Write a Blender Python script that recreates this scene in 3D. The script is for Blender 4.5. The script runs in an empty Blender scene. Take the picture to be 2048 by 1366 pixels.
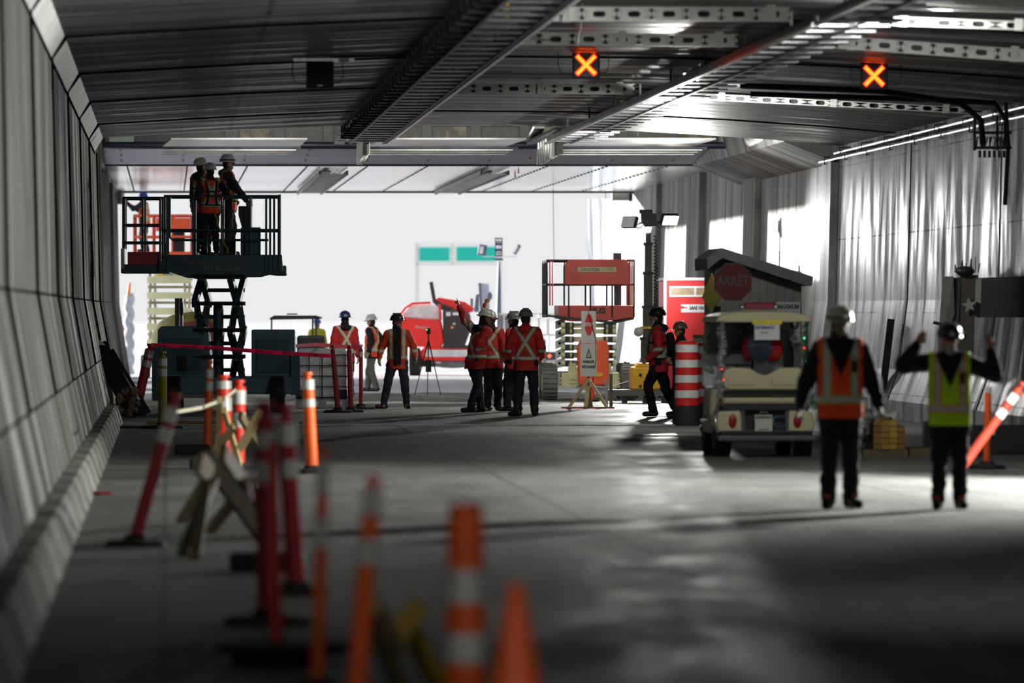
import bpy, bmesh, math, random
from mathutils import Vector, Matrix, noise, Euler
random.seed(7)
SC = bpy.context.scene
COL = SC.collection
PI = math.pi
# ------------------------------------------------------------------ camera, sky, sun, work lamps, exposure
F = 11378.0          # focal length in pixels of the 2048 px wide frame
HZ, EYE = 621.0, 1.8 # horizon row and eye height
SLANT = 0.0605       # the tunnel runs slightly left of the view axis
TH = math.atan(SLANT)
cd = bpy.data.cameras.new('camera'); cam = bpy.data.objects.new('camera', cd); COL.objects.link(cam)
cam.location = (0, 0, EYE); cam.rotation_euler = (PI/2, 0, 0)
cd.sensor_width = 36; cd.lens = 36*F/2048; cd.shift_y = -(683-HZ)/2048
cd.clip_start = 0.5; cd.clip_end = 3000
cd.dof.use_dof = True; cd.dof.focus_distance = 101; cd.dof.aperture_fstop = 2.1
SC.camera = cam
vs = SC.view_settings; vs.view_transform = 'Standard'; vs.look = 'None'; vs.gamma = 1; vs.use_curve_mapping = False; vs.exposure = 0.0
SC.cycles.max_bounces = 6; SC.cycles.diffuse_bounces = 4; SC.cycles.glossy_bounces = 3; SC.cycles.volume_bounces = 1
SC.cycles.use_denoising = True; SC.cycles.sample_clamp_indirect = 6
w = bpy.data.worlds.new('sky'); SC.world = w; w.use_nodes = True
bg = w.node_tree.nodes['Background']; bg.inputs[0].default_value = (0.83, 0.835, 0.85, 1); bg.inputs[1].default_value = 1.0
def lamp(name, typ, loc, target, energy, color=(1, 1, 1), **kw):
    d = bpy.data.lights.new(name, typ); o = bpy.data.objects.new(name, d); COL.objects.link(o)
    o.location = loc; d.energy = energy; d.color = color
    o.rotation_euler = (Vector(target)-Vector(loc)).to_track_quat('-Z', 'Y').to_euler()
    for k, v in kw.items(): setattr(d, k, v)
    return o
# low winter sun from beyond the left side of the portal
lamp('sun', 'SUN', (-20, 160, 20), (-20+14.35, 160-8, 20-1.07), 24.0, (1.0, 0.97, 0.93), angle=0.01)
# work floodlights that stand in the tunnel
lamp('flood_side', 'SPOT', (8.2, 58.5, 3.2), (2.0, 57, 0.0), 9500, (0.98, 1.0, 0.94), spot_size=2.1, spot_blend=0.5, shadow_soft_size=0.12)
lamp('flood_tower', 'SPOT', (3.35, 116.0, 3.62), (6.9, 92, 3.0), 1150, (0.97, 0.98, 1.0), spot_size=0.75, spot_blend=0.9, shadow_soft_size=0.15)
lamp('flood_ground', 'SPOT', (3.3, 115.8, 3.55), (-2.5, 104, 0.0), 4800, (1.0, 0.99, 0.93), spot_size=1.5, spot_blend=0.8, shadow_soft_size=0.15)
lamp('flood_back', 'SPOT', (2.85, 117.2, 3.6), (-2.5, 138, 0.0), 14000, (1.0, 1.0, 0.97), spot_size=1.3, spot_blend=0.8, shadow_soft_size=0.15)
for k_ in (1.5, 5.3, 9.5):  # area lights added in the recess to brighten its panels and soffits
    lamp('recess_fill', 'AREA', (k_-SLANT*115, 114.6, 6.05), (k_-SLANT*118, 118.2, 5.4), 45, (1.0, 0.95, 0.80), shape='RECTANGLE', size=2.5, size_y=0.2)
    lamp('recess_fill', 'AREA', (k_-SLANT*108, 107.2, 5.75), (k_-SLANT*118, 118, 5.2), 130, (1.0, 0.97, 0.86), shape='RECTANGLE', size=1.5, size_y=0.2)
# fill lights added under the ceiling to brighten fronts, tilted along the road
for i, (lx, ly, le) in enumerate(((2.0, -6, 230), (1.0, 12, 110), (2.5, 33, 65), (4.0, 62, 150), (3.0, 84, 190), (2.0, 100, 110))):
    lamp('front_fill', 'AREA', (lx, ly, 4.85), (lx, ly+9, 0.6), le, (1.0, 1.0, 0.95), shape='RECTANGLE', size=1.6, size_y=0.3)

# ------------------------------------------------------------------ helpers
def lin(c):
    return tuple(((v/255)/12.92 if v/255 <= 0.04045 else (((v/255)+0.055)/1.055)**2.4) for v in c)
def P(px, py, s): return Vector(((px-1024)/s, F/s, EYE+(HZ-py)/s))
def G(px, s): return Vector(((px-1024)/s, F/s, 0))
def K(k, Y, z): return Vector((k-SLANT*Y, Y, z))
MATS = {}
def nd(nt, t, **kw):
    n = nt.nodes.new(t)
    for a, v in kw.items(): setattr(n, a, v)
    return n
def mth(nt, op, a, b=None, c=None):
    n = nt.nodes.new('ShaderNodeMath'); n.operation = op
    for i, v in enumerate((a, b, c)):
        if v is None: continue
        if isinstance(v, (int, float)): n.inputs[i].default_value = v
        else: nt.links.new(v, n.inputs[i])
    return n.outputs[0]
def mixc(nt, f, a, b):
    n = nt.nodes.new('ShaderNodeMix'); n.data_type = 'RGBA'
    for s, v in ((n.inputs[0], f), (n.inputs[6], a), (n.inputs[7], b)):
        if hasattr(v, 'links'): nt.links.new(v, s)
        elif isinstance(v, (int, float)): s.default_value = v
        else: s.default_value = (*v, 1) if len(v) == 3 else v
    return n.outputs[2]
def noise_fac(nt, scale, vec=(1, 1, 1), detail=4, rough=0.6, coord='Object', dist=0.0):
    tc = nd(nt, 'ShaderNodeTexCoord'); mp = nd(nt, 'ShaderNodeMapping'); mp.inputs['Scale'].default_value = vec
    nt.links.new(tc.outputs[coord], mp.inputs[0])
    n = nd(nt, 'ShaderNodeTexNoise'); n.inputs['Scale'].default_value = scale; n.inputs['Detail'].default_value = detail
    n.inputs['Roughness'].default_value = rough; n.inputs['Distortion'].default_value = dist
    nt.links.new(mp.outputs[0], n.inputs['Vector']); return n.outputs['Fac']
def ramp(nt, fac, a, b):
    n = nd(nt, 'ShaderNodeMapRange'); n.inputs['From Min'].default_value = a; n.inputs['From Max'].default_value = b
    n.clamp = True; nt.links.new(fac, n.inputs['Value']); return n.outputs[0]
def base(name):
    m = bpy.data.materials.new(name); m.use_nodes = True; nt = m.node_tree
    return m, nt, nt.nodes['Principled BSDF']
def mat(name, rgb, rough=0.6, metal=0.0, var=0.25, scale=6.0, emit=0, bump=0.15, spec=0.5, dirt=None):
    """plain procedural material: a colour with uneven wear and grain"""
    if name in MATS: return MATS[name]
    m, nt, b = base(name); c = lin(rgb); d = lin(dirt) if dirt else tuple(v*(1-var) for v in c)
    f = ramp(nt, noise_fac(nt, scale), 0.35, 0.65)
    nt.links.new(mixc(nt, f, d, c), b.inputs['Base Color'])
    b.inputs['Roughness'].default_value = rough; b.inputs['Metallic'].default_value = metal; b.inputs['Specular IOR Level'].default_value = spec
    if bump:
        bp = nd(nt, 'ShaderNodeBump'); bp.inputs['Strength'].default_value = bump; bp.inputs['Distance'].default_value = 0.01
        nt.links.new(noise_fac(nt, scale*5), bp.inputs['Height']); nt.links.new(bp.outputs[0], b.inputs['Normal'])
    if emit:
        b.inputs['Emission Color'].default_value = (*c, 1); b.inputs['Emission Strength'].default_value = emit
    MATS[name] = m; return m
class MB:
    """collects shapes into one mesh"""
    def __init__(s): s.v = []; s.f = []
    def add(s, vs_, fs):
        o = len(s.v); s.v += [Vector(v) for v in vs_]; s.f += [tuple(i+o for i in f) for f in fs]; return s
    def box(s, c, size, rz=0, rot=None):
        M = rot if rot is not None else Matrix.Rotation(rz, 3, 'Z'); hx, hy, hz = (d/2 for d in size); c = Vector(c)
        vs_ = [c+M@Vector((x, y, z)) for x in (-hx, hx) for y in (-hy, hy) for z in (-hz, hz)]
        return s.add(vs_, [(0, 1, 3, 2), (4, 6, 7, 5), (0, 4, 5, 1), (2, 3, 7, 6), (0, 2, 6, 4), (1, 5, 7, 3)])
    def bb(s, x0, x1, y0, y1, z0, z1): return s.box(((x0+x1)/2, (y0+y1)/2, (z0+z1)/2), (abs(x1-x0), abs(y1-y0), abs(z1-z0)))
    def bar(s, p, q, w, h, up=(0, 0, 1)):
        p = Vector(p); q = Vector(q); d = (q-p); L = d.length; d.normalize(); u = Vector(up)
        if abs(d.dot(u)) > 0.98: u = Vector((0, 1, 0))
        a = d.cross(u).normalized(); b = a.cross(d)
        return s.box((p+q)/2, (w, L, h), rot=Matrix((a, d, b)).transposed())
    def tube(s, pts, r, n=8, sy=1.0, cap=True, ref=None):
        pts = [Vector(p) for p in pts]; m = len(pts); rs = r if isinstance(r, (list, tuple)) else [r]*m; vs_ = []; fs = []
        pu = None
        for i, p in enumerate(pts):
            t = (pts[min(i+1, m-1)]-pts[max(i-1, 0)]).normalized()
            if pu is None:
                u = Vector(ref) if ref else Vector((1, 0, 0))
                if abs(t.dot(u)) > 0.9: u = Vector((0, 1, 0))
            else: u = pu
            u = (u-t*t.dot(u)).normalized(); pu = u; v = t.cross(u)
            for j in range(n):
                a = 2*PI*j/n; vs_.append(p+(u*math.cos(a)+v*math.sin(a)*sy)*rs[i])
        for i in range(m-1):
            for j in range(n):
                a = i*n+j; b = i*n+(j+1) % n; fs.append((a, b, b+n, a+n))
        if cap: fs += [tuple(range(n-1, -1, -1)), tuple(range((m-1)*n, m*n))]
        return s.add(vs_, fs)
    def cap(s, p, q, r1, r2, n=10, sy=1.0, ref=None):
        p = Vector(p); q = Vector(q); d = (q-p).normalized(); pts = []; rs = []
        for a in (-84, -60, -30): pts.append(p+d*r1*math.sin(math.radians(a))); rs.append(r1*math.cos(math.radians(a)))
        pts += [p, q]; rs += [r1, r2]
        for a in (30, 60, 84): pts.append(q+d*r2*math.sin(math.radians(a))); rs.append(r2*math.cos(math.radians(a)))
        return s.tube(pts, rs, n, sy, ref=ref)
    def lathe(s, prof, c=(0, 0, 0), n=16, sx=1, sy=1, rot=None, close=True):
        c = Vector(c); vs_ = []; fs = []; m = len(prof)
        for r, z in prof:
            for j in range(n):
                a = 2*PI*j/n; v = Vector((r*math.cos(a)*sx, r*math.sin(a)*sy, z)); vs_.append(c+(rot@v if rot else v))
        for i in range(m-1):
            for j in range(n):
                a = i*n+j; b = i*n+(j+1) % n; fs.append((a, b, b+n, a+n))
        if close: fs += [tuple(range(n-1, -1, -1)), tuple(range((m-1)*n, m*n))]
        return s.add(vs_, fs)
    def ell(s, c, r, n=12, rot=None):
        pr = [(math.cos(math.radians(a)), math.sin(math.radians(a))) for a in (-88, -65, -45, -22, 0, 22, 45, 65, 88)]
        c = Vector(c); vs_ = []; fs = []; m = len(pr)
        for q, z in pr:
            for j in range(n):
                a = 2*PI*j/n; v = Vector((q*math.cos(a)*r[0], q*math.sin(a)*r[1], z*r[2])); vs_.append(c+(rot@v if rot else v))
        for i in range(m-1):
            for j in range(n):
                a = i*n+j; b = i*n+(j+1) % n; fs.append((a, b, b+n, a+n))
        fs += [tuple(range(n-1, -1, -1)), tuple(range((m-1)*n, m*n))]
        return s.add(vs_, fs)
    def prism(s, poly, y0, y1):
        """polygon in x,z pushed from y0 to y1"""
        n = len(poly); vs_ = [(x, y0, z) for x, z in poly]+[(x, y1, z) for x, z in poly]
        fs = [tuple(range(n)), tuple(range(2*n-1, n-1, -1))]+[(i, i+n, (i+1) % n+n, (i+1) % n) for i in range(n)]
        return s.add(vs_, fs)
    def plate(s, pts, th):
        """planar polygon given in 3D, thickened along its normal"""
        pts = [Vector(p) for p in pts]; n = (pts[1]-pts[0]).cross(pts[2]-pts[0]).normalized()*th; k = len(pts)
        return s.add(pts+[p+n for p in pts], [tuple(range(k-1, -1, -1)), tuple(range(k, 2*k))]+[(i, (i+1) % k, (i+1) % k+k, i+k) for i in range(k)])
    def xf(s, M):
        s.v = [M@v for v in s.v]; return s
    def mesh(s, name):
        me = bpy.data.meshes.new(name); me.from_pydata(s.v, [], s.f); me.validate()
        bm = bmesh.new(); bm.from_mesh(me); bmesh.ops.recalc_face_normals(bm, faces=bm.faces); bm.to_mesh(me); bm.free(); return me
    def build(s, name, m, parent=None, smooth=False, bevel=0, loc=None):
        me = s.mesh(name); me.materials.append(m); o = bpy.data.objects.new(name, me); COL.objects.link(o)
        if parent: o.parent = parent
        if loc is not None: o.location = loc
        if smooth:
            me.shade_smooth()
            if smooth != 'all': me.set_sharp_from_angle(angle=math.radians(40))
        if bevel:
            bv = o.modifiers.new('b', 'BEVEL'); bv.width = bevel; bv.segments = 2; bv.limit_method = 'ANGLE'
        return o
def tag(o, label=None, cat=None, group=None, kind=None):
    if label: o['label'] = label
    if cat: o['category'] = cat
    if group: o['group'] = group
    if kind: o['kind'] = kind
    return o
def thing(name, loc, label, cat, rz=TH, group=None):
    o = bpy.data.objects.new(name, None); o.empty_display_size = 0.2; COL.objects.link(o); o.location = loc; o.rotation_euler = (0, 0, rz)
    return tag(o, label, cat, group)
def copy_tree(o, parent=None):
    c = o.copy(); COL.objects.link(c); c.parent = parent
    for ch in list(o.children): copy_tree(ch, c)
    return c
def text(body, size, loc, m, parent, name='lettering', rot=(PI/2, 0, 0), ext=0.004, sx=1.0, align='CENTER', bold=0.0, flip=False):
    cu = bpy.data.curves.new('t', 'FONT'); cu.body = body; cu.size = size; cu.align_x = align; cu.align_y = 'CENTER'; cu.extrude = ext; cu.offset = bold
    to = bpy.data.objects.new('t', cu); COL.objects.link(to)
    me = bpy.data.meshes.new_from_object(to.evaluated_get(bpy.context.evaluated_depsgraph_get()))
    bpy.data.objects.remove(to); me.materials.clear(); me.materials.append(m); me.name = name
    if flip:
        for v in me.vertices: v.co.y = -v.co.y
        me.flip_normals()
    o = bpy.data.objects.new(name, me); COL.objects.link(o); o.parent = parent; o.location = loc; o.rotation_euler = rot; o.scale = (sx, 1, 1)
    return o
def solid(b, name, voxel, m, parent, wr=0.0, cut=None, sm=2, wscale=9):
    """fuses the collected closed shapes into one continuous skin"""
    me = b.mesh(name); t = bpy.data.objects.new(name, me); COL.objects.link(t)
    md = t.modifiers.new('r', 'REMESH'); md.mode = 'VOXEL'; md.voxel_size = voxel
    me2 = bpy.data.meshes.new_from_object(t.evaluated_get(bpy.context.evaluated_depsgraph_get()))
    bpy.data.objects.remove(t); bpy.data.meshes.remove(me)
    bm = bmesh.new(); bm.from_mesh(me2)
    for _ in range(sm): bmesh.ops.smooth_vert(bm, verts=bm.verts, factor=0.5, use_axis_x=True, use_axis_y=True, use_axis_z=True)
    if wr:
        bm.normal_update(); sd = Vector((len(bpy.data.objects)*0.37, 0, 0))
        for v in bm.verts:
            v.co += v.normal*wr*(noise.noise(Vector((v.co.x*wscale, v.co.y*wscale, v.co.z*wscale*1.5))+sd)+0.5*noise.noise(v.co*wscale*2.3+sd))
    if cut: bmesh.ops.delete(bm, geom=[f for f in bm.faces if cut(f.calc_center_median())], context='FACES')
    for f in bm.faces: f.smooth = True
    bm.to_mesh(me2); bm.free(); me2.materials.clear(); me2.materials.append(m)
    o = bpy.data.objects.new(name, me2); COL.objects.link(o); o.parent = parent; return o
def ik(S, W, l1, l2, hint):
    """elbow or knee position between S and W"""
    d = W-S; L = min(d.length, (l1+l2)*0.999); n = d.normalized(); W2 = S+n*L
    a = (l1*l1-l2*l2+L*L)/(2*L); h = math.sqrt(max(l1*l1-a*a, 0)); p = Vector(hint)-n*Vector(hint).dot(n)
    return S+n*a+p.normalized()*h, W2

# ------------------------------------------------------------------ materials
def joints(nt, col, specs):
    """darkened lines: (axis expression, period, width, offset, colour)"""
    tc = nd(nt, 'ShaderNodeTexCoord'); sp = nd(nt, 'ShaderNodeSeparateXYZ'); nt.links.new(tc.outputs['Object'], sp.inputs[0])
    k = mth(nt, 'MULTIPLY_ADD', sp.outputs[1], SLANT, sp.outputs[0]); ax = {'X': sp.outputs[0], 'Y': sp.outputs[1], 'Z': sp.outputs[2], 'k': k}
    for a, per, wd, off, c in specs:
        f = mth(nt, 'LESS_THAN', mth(nt, 'FRACT', mth(nt, 'DIVIDE', mth(nt, 'ADD', ax[a], 1000*per-off), per)), wd/per)
        if isinstance(c, tuple) and len(c) == 5:      # dotted: also a second axis
            f = mth(nt, 'MULTIPLY', f, mth(nt, 'LESS_THAN', mth(nt, 'FRACT', mth(nt, 'DIVIDE', ax[c[3]], c[4])), 0.5)); c = c[:3]
        col = mixc(nt, f, col, lin(c))
    return col
def concrete(name, c1, c2, vec, scale=1.0, rough=0.55, spec=0.5, jt=(), bump=0.3, bscale=6, lo=0.35, hi=0.68, c3=None, rlo=None, coat=0):
    m, nt, b = base(name)
    f1 = ramp(nt, noise_fac(nt, scale, vec, 6, 0.62, dist=0.3), lo, hi)
    f2 = noise_fac(nt, scale*7, tuple(max(v, 0.05) for v in vec), 5, 0.7)
    col = mixc(nt, f1, lin(c1), lin(c2)); col = mixc(nt, ramp(nt, f2, 0.5, 0.75), col, lin(c3 or c1))
    nt.links.new(joints(nt, col, jt), b.inputs['Base Color'])
    if rlo is not None:
        mr = nd(nt, 'ShaderNodeMapRange'); mr.inputs['To Min'].default_value = rlo; mr.inputs['To Max'].default_value = min(rough*1.35, 1); mr.inputs['From Min'].default_value = 0.38; mr.inputs['From Max'].default_value = 0.62
        nt.links.new(noise_fac(nt, scale*1.7, vec, 5), mr.inputs['Value']); nt.links.new(mr.outputs[0], b.inputs['Roughness'])
    else: b.inputs['Roughness'].default_value = rough
    b.inputs['Specular IOR Level'].default_value = spec
    bp = nd(nt, 'ShaderNodeBump'); bp.inputs['Strength'].default_value = bump; bp.inputs['Distance'].default_value = 0.02
    nt.links.new(noise_fac(nt, bscale, vec, 5), bp.inputs['Height']); nt.links.new(bp.outputs[0], b.inputs['Normal'])
    return m
M_floor = concrete('asphalt_concrete', (94, 95, 93), (126, 127, 123), (1, 0.22, 1), 0.7, 0.58, 0.5, jt=[('Y', 5.2, 0.10, 1.1, (70, 70, 70)), ('k', 3.6, 0.05, 3.55, (84, 84, 82))], bump=0.25, bscale=9, rlo=0.5)
M_wallL = concrete('left_wall_concrete', (56, 58, 54), (100, 102, 95), (0.6, 0.42, 0.12), 1.0, 0.75, 0.35, jt=[('Y', 10.4, 0.30, 4.2, (24, 24, 24)), ('Y', 2.6, 0.12, 0, (52, 54, 50)), ('Z', 2.9, 0.03, 1.97, (40, 40, 38))], bump=0.08, rlo=0.6)
M_wallR = concrete('right_wall_concrete', (40, 42, 44), (176, 180, 186), (0.3, 1.15, 0.30), 0.9, 0.55, 0.45, jt=[('Y', 10.4, 0.30, 2.0, (20, 20, 20)), ('Y', 2.08, 0.06, 0, (60, 62, 64)), ('Z', 1.35, 0.025, 0.4, (60, 62, 63))], bump=0.12, lo=0.38, hi=0.62, rlo=0.3)
M_ceil = concrete('ceiling_concrete', (50, 51, 52), (122, 121, 120), (0.10, 1.0, 1), 0.8, 0.5, 0.5, jt=[('Y', 10.4, 0.5, 4.2, (8, 8, 8)), ('k', 4.9, 0.07, 1.1, (30, 30, 30)), ('Y', 2.08, 0.22, 0, (44, 44, 44))], bump=0.1, rlo=0.28)
M_ceilF = concrete('far_ceiling_panel', (222, 222, 226), (244, 244, 248), (0.3, 1, 1), 0.5, 0.16, 1.0, jt=[('Y', 2.2, 0.10, 0, (150, 150, 154)), ('k', 1.33, 0.05, 0.3, (40, 40, 42, 'Y', 0.9))], bump=0.0)
M_fascia = concrete('mauve_fascia_panel', (124, 120, 132), (144, 140, 152), (0.3, 1, 1), 0.8, 0.5, 0.4, jt=[('k', 1.33, 0.06, 0.3, (34, 34, 38, 'Z', 0.07))], bump=0.1)
M_kerb = concrete('kerb_concrete', (104, 106, 98), (140, 142, 132), (1, 0.5, 1), 1.6, 0.75, 0.3, jt=[('Y', 2.6, 0.10, 0.4, (54, 55, 50))], bump=0.6)
M_snow_spill = concrete('bright_ground', (204, 206, 210), (222, 223, 226), (1, 0.4, 1), 0.4, 0.8, 0.2, bump=0.5)
M_white = mat('white_plastic', (226, 228, 228), 0.5, var=0.12)
M_black = mat('black_rubber', (24, 25, 26), 0.75, var=0.3)
M_dark = mat('dark_steel', (44, 47, 50), 0.5, 0.4)
M_steel = mat('galvanised_steel', (150, 152, 154), 0.35, 0.75, var=0.3)
M_zinc = mat('zinc_strut', (206, 207, 202), 0.45, 0.15, var=0.22, scale=3)
M_teal = mat('teal_paint', (66, 112, 126), 0.5, 0.1, var=0.35, scale=3)
M_teald = mat('teal_paint_dark', (50, 84, 96), 0.55, 0.1, var=0.3)
M_orange = mat('orange_plastic', (255, 104, 30), 0.45, var=0.22, scale=5)
M_redor = mat('red_orange_plastic', (236, 56, 30), 0.45, var=0.25, scale=5)
M_maroon = mat('faded_red_plastic', (176, 44, 52), 0.55, var=0.3, scale=5)
M_yelgr = mat('dirty_yellow_plastic', (150, 146, 44), 0.6, var=0.3)
M_reflw = mat('reflective_white', (218, 218, 214), 0.35, 0.1, var=0.2, scale=12)
M_wood = mat('lumber', (188, 164, 112), 0.7, var=0.3, scale=7)
M_wooddk = mat('weathered_lumber', (112, 98, 70), 0.75, var=0.35, scale=7)
M_cream = mat('cream_paint', (198, 194, 150), 0.45, var=0.15)
M_creamcar = mat('cart_cream', (206, 198, 160), 0.4, var=0.12, scale=3)
M_redp = mat('faded_red_paint', (168, 58, 50), 0.5, var=0.25, scale=3)
M_orp = mat('lift_orange', (226, 84, 40), 0.45, var=0.15)
M_red = mat('bright_red_panel', (206, 32, 34), 0.4, var=0.08, scale=2)
M_yellow = mat('machine_yellow', (226, 168, 26), 0.45, var=0.2)
M_letterw = mat('white_lettering', (220, 220, 216), 0.5, var=0.05, bump=0)
M_letterb = mat('black_lettering', (20, 20, 22), 0.6, var=0.1, bump=0)
M_signred = mat('sign_red', (178, 30, 42), 0.45, var=0.15, scale=3)
M_deep = mat('deep_red_plastic', (182, 30, 32), 0.45, var=0.25, scale=5)
def filmmat(name, rgb):
    m, nt, b = base(name); b.inputs['Base Color'].default_value = (*lin(rgb), 1); b.inputs['Roughness'].default_value = 0.4
    tr = nd(nt, 'ShaderNodeBsdfTranslucent'); nt.links.new(mixc(nt, noise_fac(nt, 8), tuple(v*0.8 for v in lin(rgb)), lin(rgb)), tr.inputs[0])
    mx = nd(nt, 'ShaderNodeMixShader'); mx.inputs[0].default_value = 0.55; nt.links.new(b.outputs[0], mx.inputs[1]); nt.links.new(tr.outputs[0], mx.inputs[2])
    nt.links.new(mx.outputs[0], nt.nodes['Material Output'].inputs[0]); return m
M_pink = filmmat('pink_tape', (255, 84, 140))
M_skin = mat('skin', (176, 122, 98), 0.55, var=0.15, scale=14)
M_hair = mat('hair', (38, 30, 26), 0.8, var=0.3, scale=40)
M_glove = mat('work_glove', (150, 150, 92), 0.8, var=0.35, scale=20)
M_navy = mat('dark_navy_cloth', (30, 34, 44), 0.85, var=0.3, scale=12, bump=0.4)
M_blackc = mat('black_cloth', (20, 21, 26), 0.9, var=0.3, scale=12, bump=0.4)
M_jean = mat('dark_blue_denim', (38, 46, 64), 0.85, var=0.3, scale=10, bump=0.4)
M_khaki = mat('grey_khaki_cloth', (96, 94, 88), 0.85, var=0.25, scale=10, bump=0.4)
M_boot = mat('work_boot', (40, 28, 24), 0.6, var=0.3, scale=14)
M_eye = mat('eye_dark', (14, 12, 12), 0.2, bump=0)
def hivis(name, fab, edge, back='X', arms=True, silver=(188, 188, 180)):
    """safety garment cloth with sewn reflective tape: waist band, front bands, crossed back"""
    m, nt, b = base(name)
    tc = nd(nt, 'ShaderNodeTexCoord'); sp = nd(nt, 'ShaderNodeSeparateXYZ'); nt.links.new(tc.outputs['Object'], sp.inputs[0])
    x, y, z = sp.outputs; ax = mth(nt, 'ABSOLUTE', x)
    isback = mth(nt, 'GREATER_THAN', y, 0.02); isfront = mth(nt, 'LESS_THAN', y, 0.02)
    dH = mth(nt, 'ABSOLUTE', mth(nt, 'SUBTRACT', z, 1.0))
    dV = mth(nt, 'ABSOLUTE', mth(nt, 'SUBTRACT', ax, 0.125)); low = mth(nt, 'LESS_THAN', z, 1.0)
    dV = mth(nt, 'ADD', mth(nt, 'ADD', dV, isback), low)
    dX = mth(nt, 'ABSOLUTE', mth(nt, 'SUBTRACT', ax, mth(nt, 'MULTIPLY', mth(nt, 'ABSOLUTE', mth(nt, 'SUBTRACT', z, 1.27)), 0.62)))
    dX = mth(nt, 'ADD', mth(nt, 'ADD', mth(nt, 'MULTIPLY', dX, 0.85), isfront), low)
    tor = mth(nt, 'MINIMUM', dH, mth(nt, 'MINIMUM', dV, dX))
    tor = mth(nt, 'ADD', tor, mth(nt, 'GREATER_THAN', ax, 0.235 if arms else 9))
    if arms:
        dA = mth(nt, 'ABSOLUTE', mth(nt, 'SUBTRACT', z, 1.12)); dA = mth(nt, 'ADD', dA, mth(nt, 'LESS_THAN', ax, 0.235)); tor = mth(nt, 'MINIMUM', tor, dA)
    f = ramp(nt, noise_fac(nt, 9), 0.35, 0.65); c = lin(fab)
    col = mixc(nt, f, tuple(v*0.75 for v in c), c)
    m1 = mth(nt, 'LESS_THAN', tor, 0.037); m2 = mth(nt, 'LESS_THAN', tor, 0.023)
    col = mixc(nt, m1, col, lin(edge)); col = mixc(nt, m2, col, lin(silver))
    nt.links.new(col, b.inputs['Base Color']); b.inputs['Roughness'].default_value = 0.75
    bp = nd(nt, 'ShaderNodeBump'); bp.inputs['Strength'].default_value = 0.4; bp.inputs['Distance'].default_value = 0.01
    nt.links.new(noise_fac(nt, 14), bp.inputs['Height']); nt.links.new(bp.outputs[0], b.inputs['Normal'])
    return m
H_red = hivis('red_safety_jacket', (200, 40, 42), (128, 116, 50)); H_oj = hivis('orange_safety_jacket', (216, 66, 34), (160, 150, 60))
H_ov = hivis('orange_safety_vest', (255, 78, 34), (140, 170, 50), arms=False); H_yv = hivis('yellow_safety_vest', (190, 238, 30), (236, 80, 40), arms=False)
# ------------------------------------------------------------------ the setting
def struct(b, name, m, parent=None, **kw):
    o = b.build(name, m, parent, **kw)
    if parent is None: o['kind'] = 'structure'
    return o
Y0, YE, YF, YP = -30.0, 105.8, 119.5, 153.0   # rear end, end of near ceiling, start of far ceiling, portal
# floor of the tunnel, kept as one slab; ground outside
def quadgrid(pts, th=None): return MB().plate(pts, th)
struct(MB().bb(-14, 16, Y0, YP+1, -0.25, 0), 'floor', M_floor)
struct(MB().bb(-120, 120, YP+1, 900, -0.35, -0.002), 'ground', M_snow_spill)
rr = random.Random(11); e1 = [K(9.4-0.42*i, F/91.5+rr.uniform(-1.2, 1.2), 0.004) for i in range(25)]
b = MB(); top = [K(9.4, YP+1.5, 0.004), *e1, K(-0.7, YP+1.5, 0.004)]; b.add(top, [tuple(range(len(top)))]); struct(b, 'ground_daylight_spill', M_snow_spill)  # pale sheet standing in for daylight spilling onto the tunnel floor
# expansion joint with a bright metal nosing across the road
b = MB(); b.bar(K(-0.7, F/128, 0.012), K(9.0, F/128, 0.012), 0.22, 0.02); struct(b, 'trim_1', mat('joint_nosing', (176, 178, 174), 0.4, 0.3, var=0.5, scale=3))
b = MB(); b.bar(K(6.8, F/139.5, 0.012), K(9.6, F/139.0, 0.012), 0.5, 0.02); struct(b, 'trim_2', mat('cover_plate', (190, 192, 190), 0.35, 0.4, var=0.2))
def extr(prof, ya, yb, name, m, step=10.4, th=None):
    """profile in (k, z) closed polygon carried along the tunnel"""
    n = len(prof); vs_ = []; fs = []
    for Y in (ya, yb):
        for k, z in prof: vs_.append(K(k, Y, z))
    fs = [tuple(range(n)), tuple(range(2*n-1, n-1, -1))]+[(i, i+n, (i+1) % n+n, (i+1) % n) for i in range(n)]
    return struct(MB().add(vs_, fs), name, m)
LP = [(-0.95, 0), (-0.97, 0.3), (-1.12, 0.97), (-1.30, 1.97), (-1.37, 4.8)]
extr(LP+[(-1.37, 6.2), (-2.4, 6.2), (-2.4, 0)], Y0, 113.0, 'wall_left', M_wallL)
# chamfer where wall meets ceiling, cast in lengths
M_chamf = concrete('pale_chamfer', (150, 150, 148), (206, 206, 204), (1, 1.5, 0.3), 2.0, 0.5, 0.5, jt=[('Y', 10.4, 0.25, 4.2, (30, 30, 30))])
extr([(-1.38, 4.72), (-1.2, 5.02), (-1.38, 5.1)], Y0, YE, 'trim_3', M_chamf)
extr([(-0.96, 0), (-0.72, 0), (-0.80, 0.24), (-0.84, 0.29), (-0.96, 0.3)], Y0, 92.0, 'trim_4', M_kerb)
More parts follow.
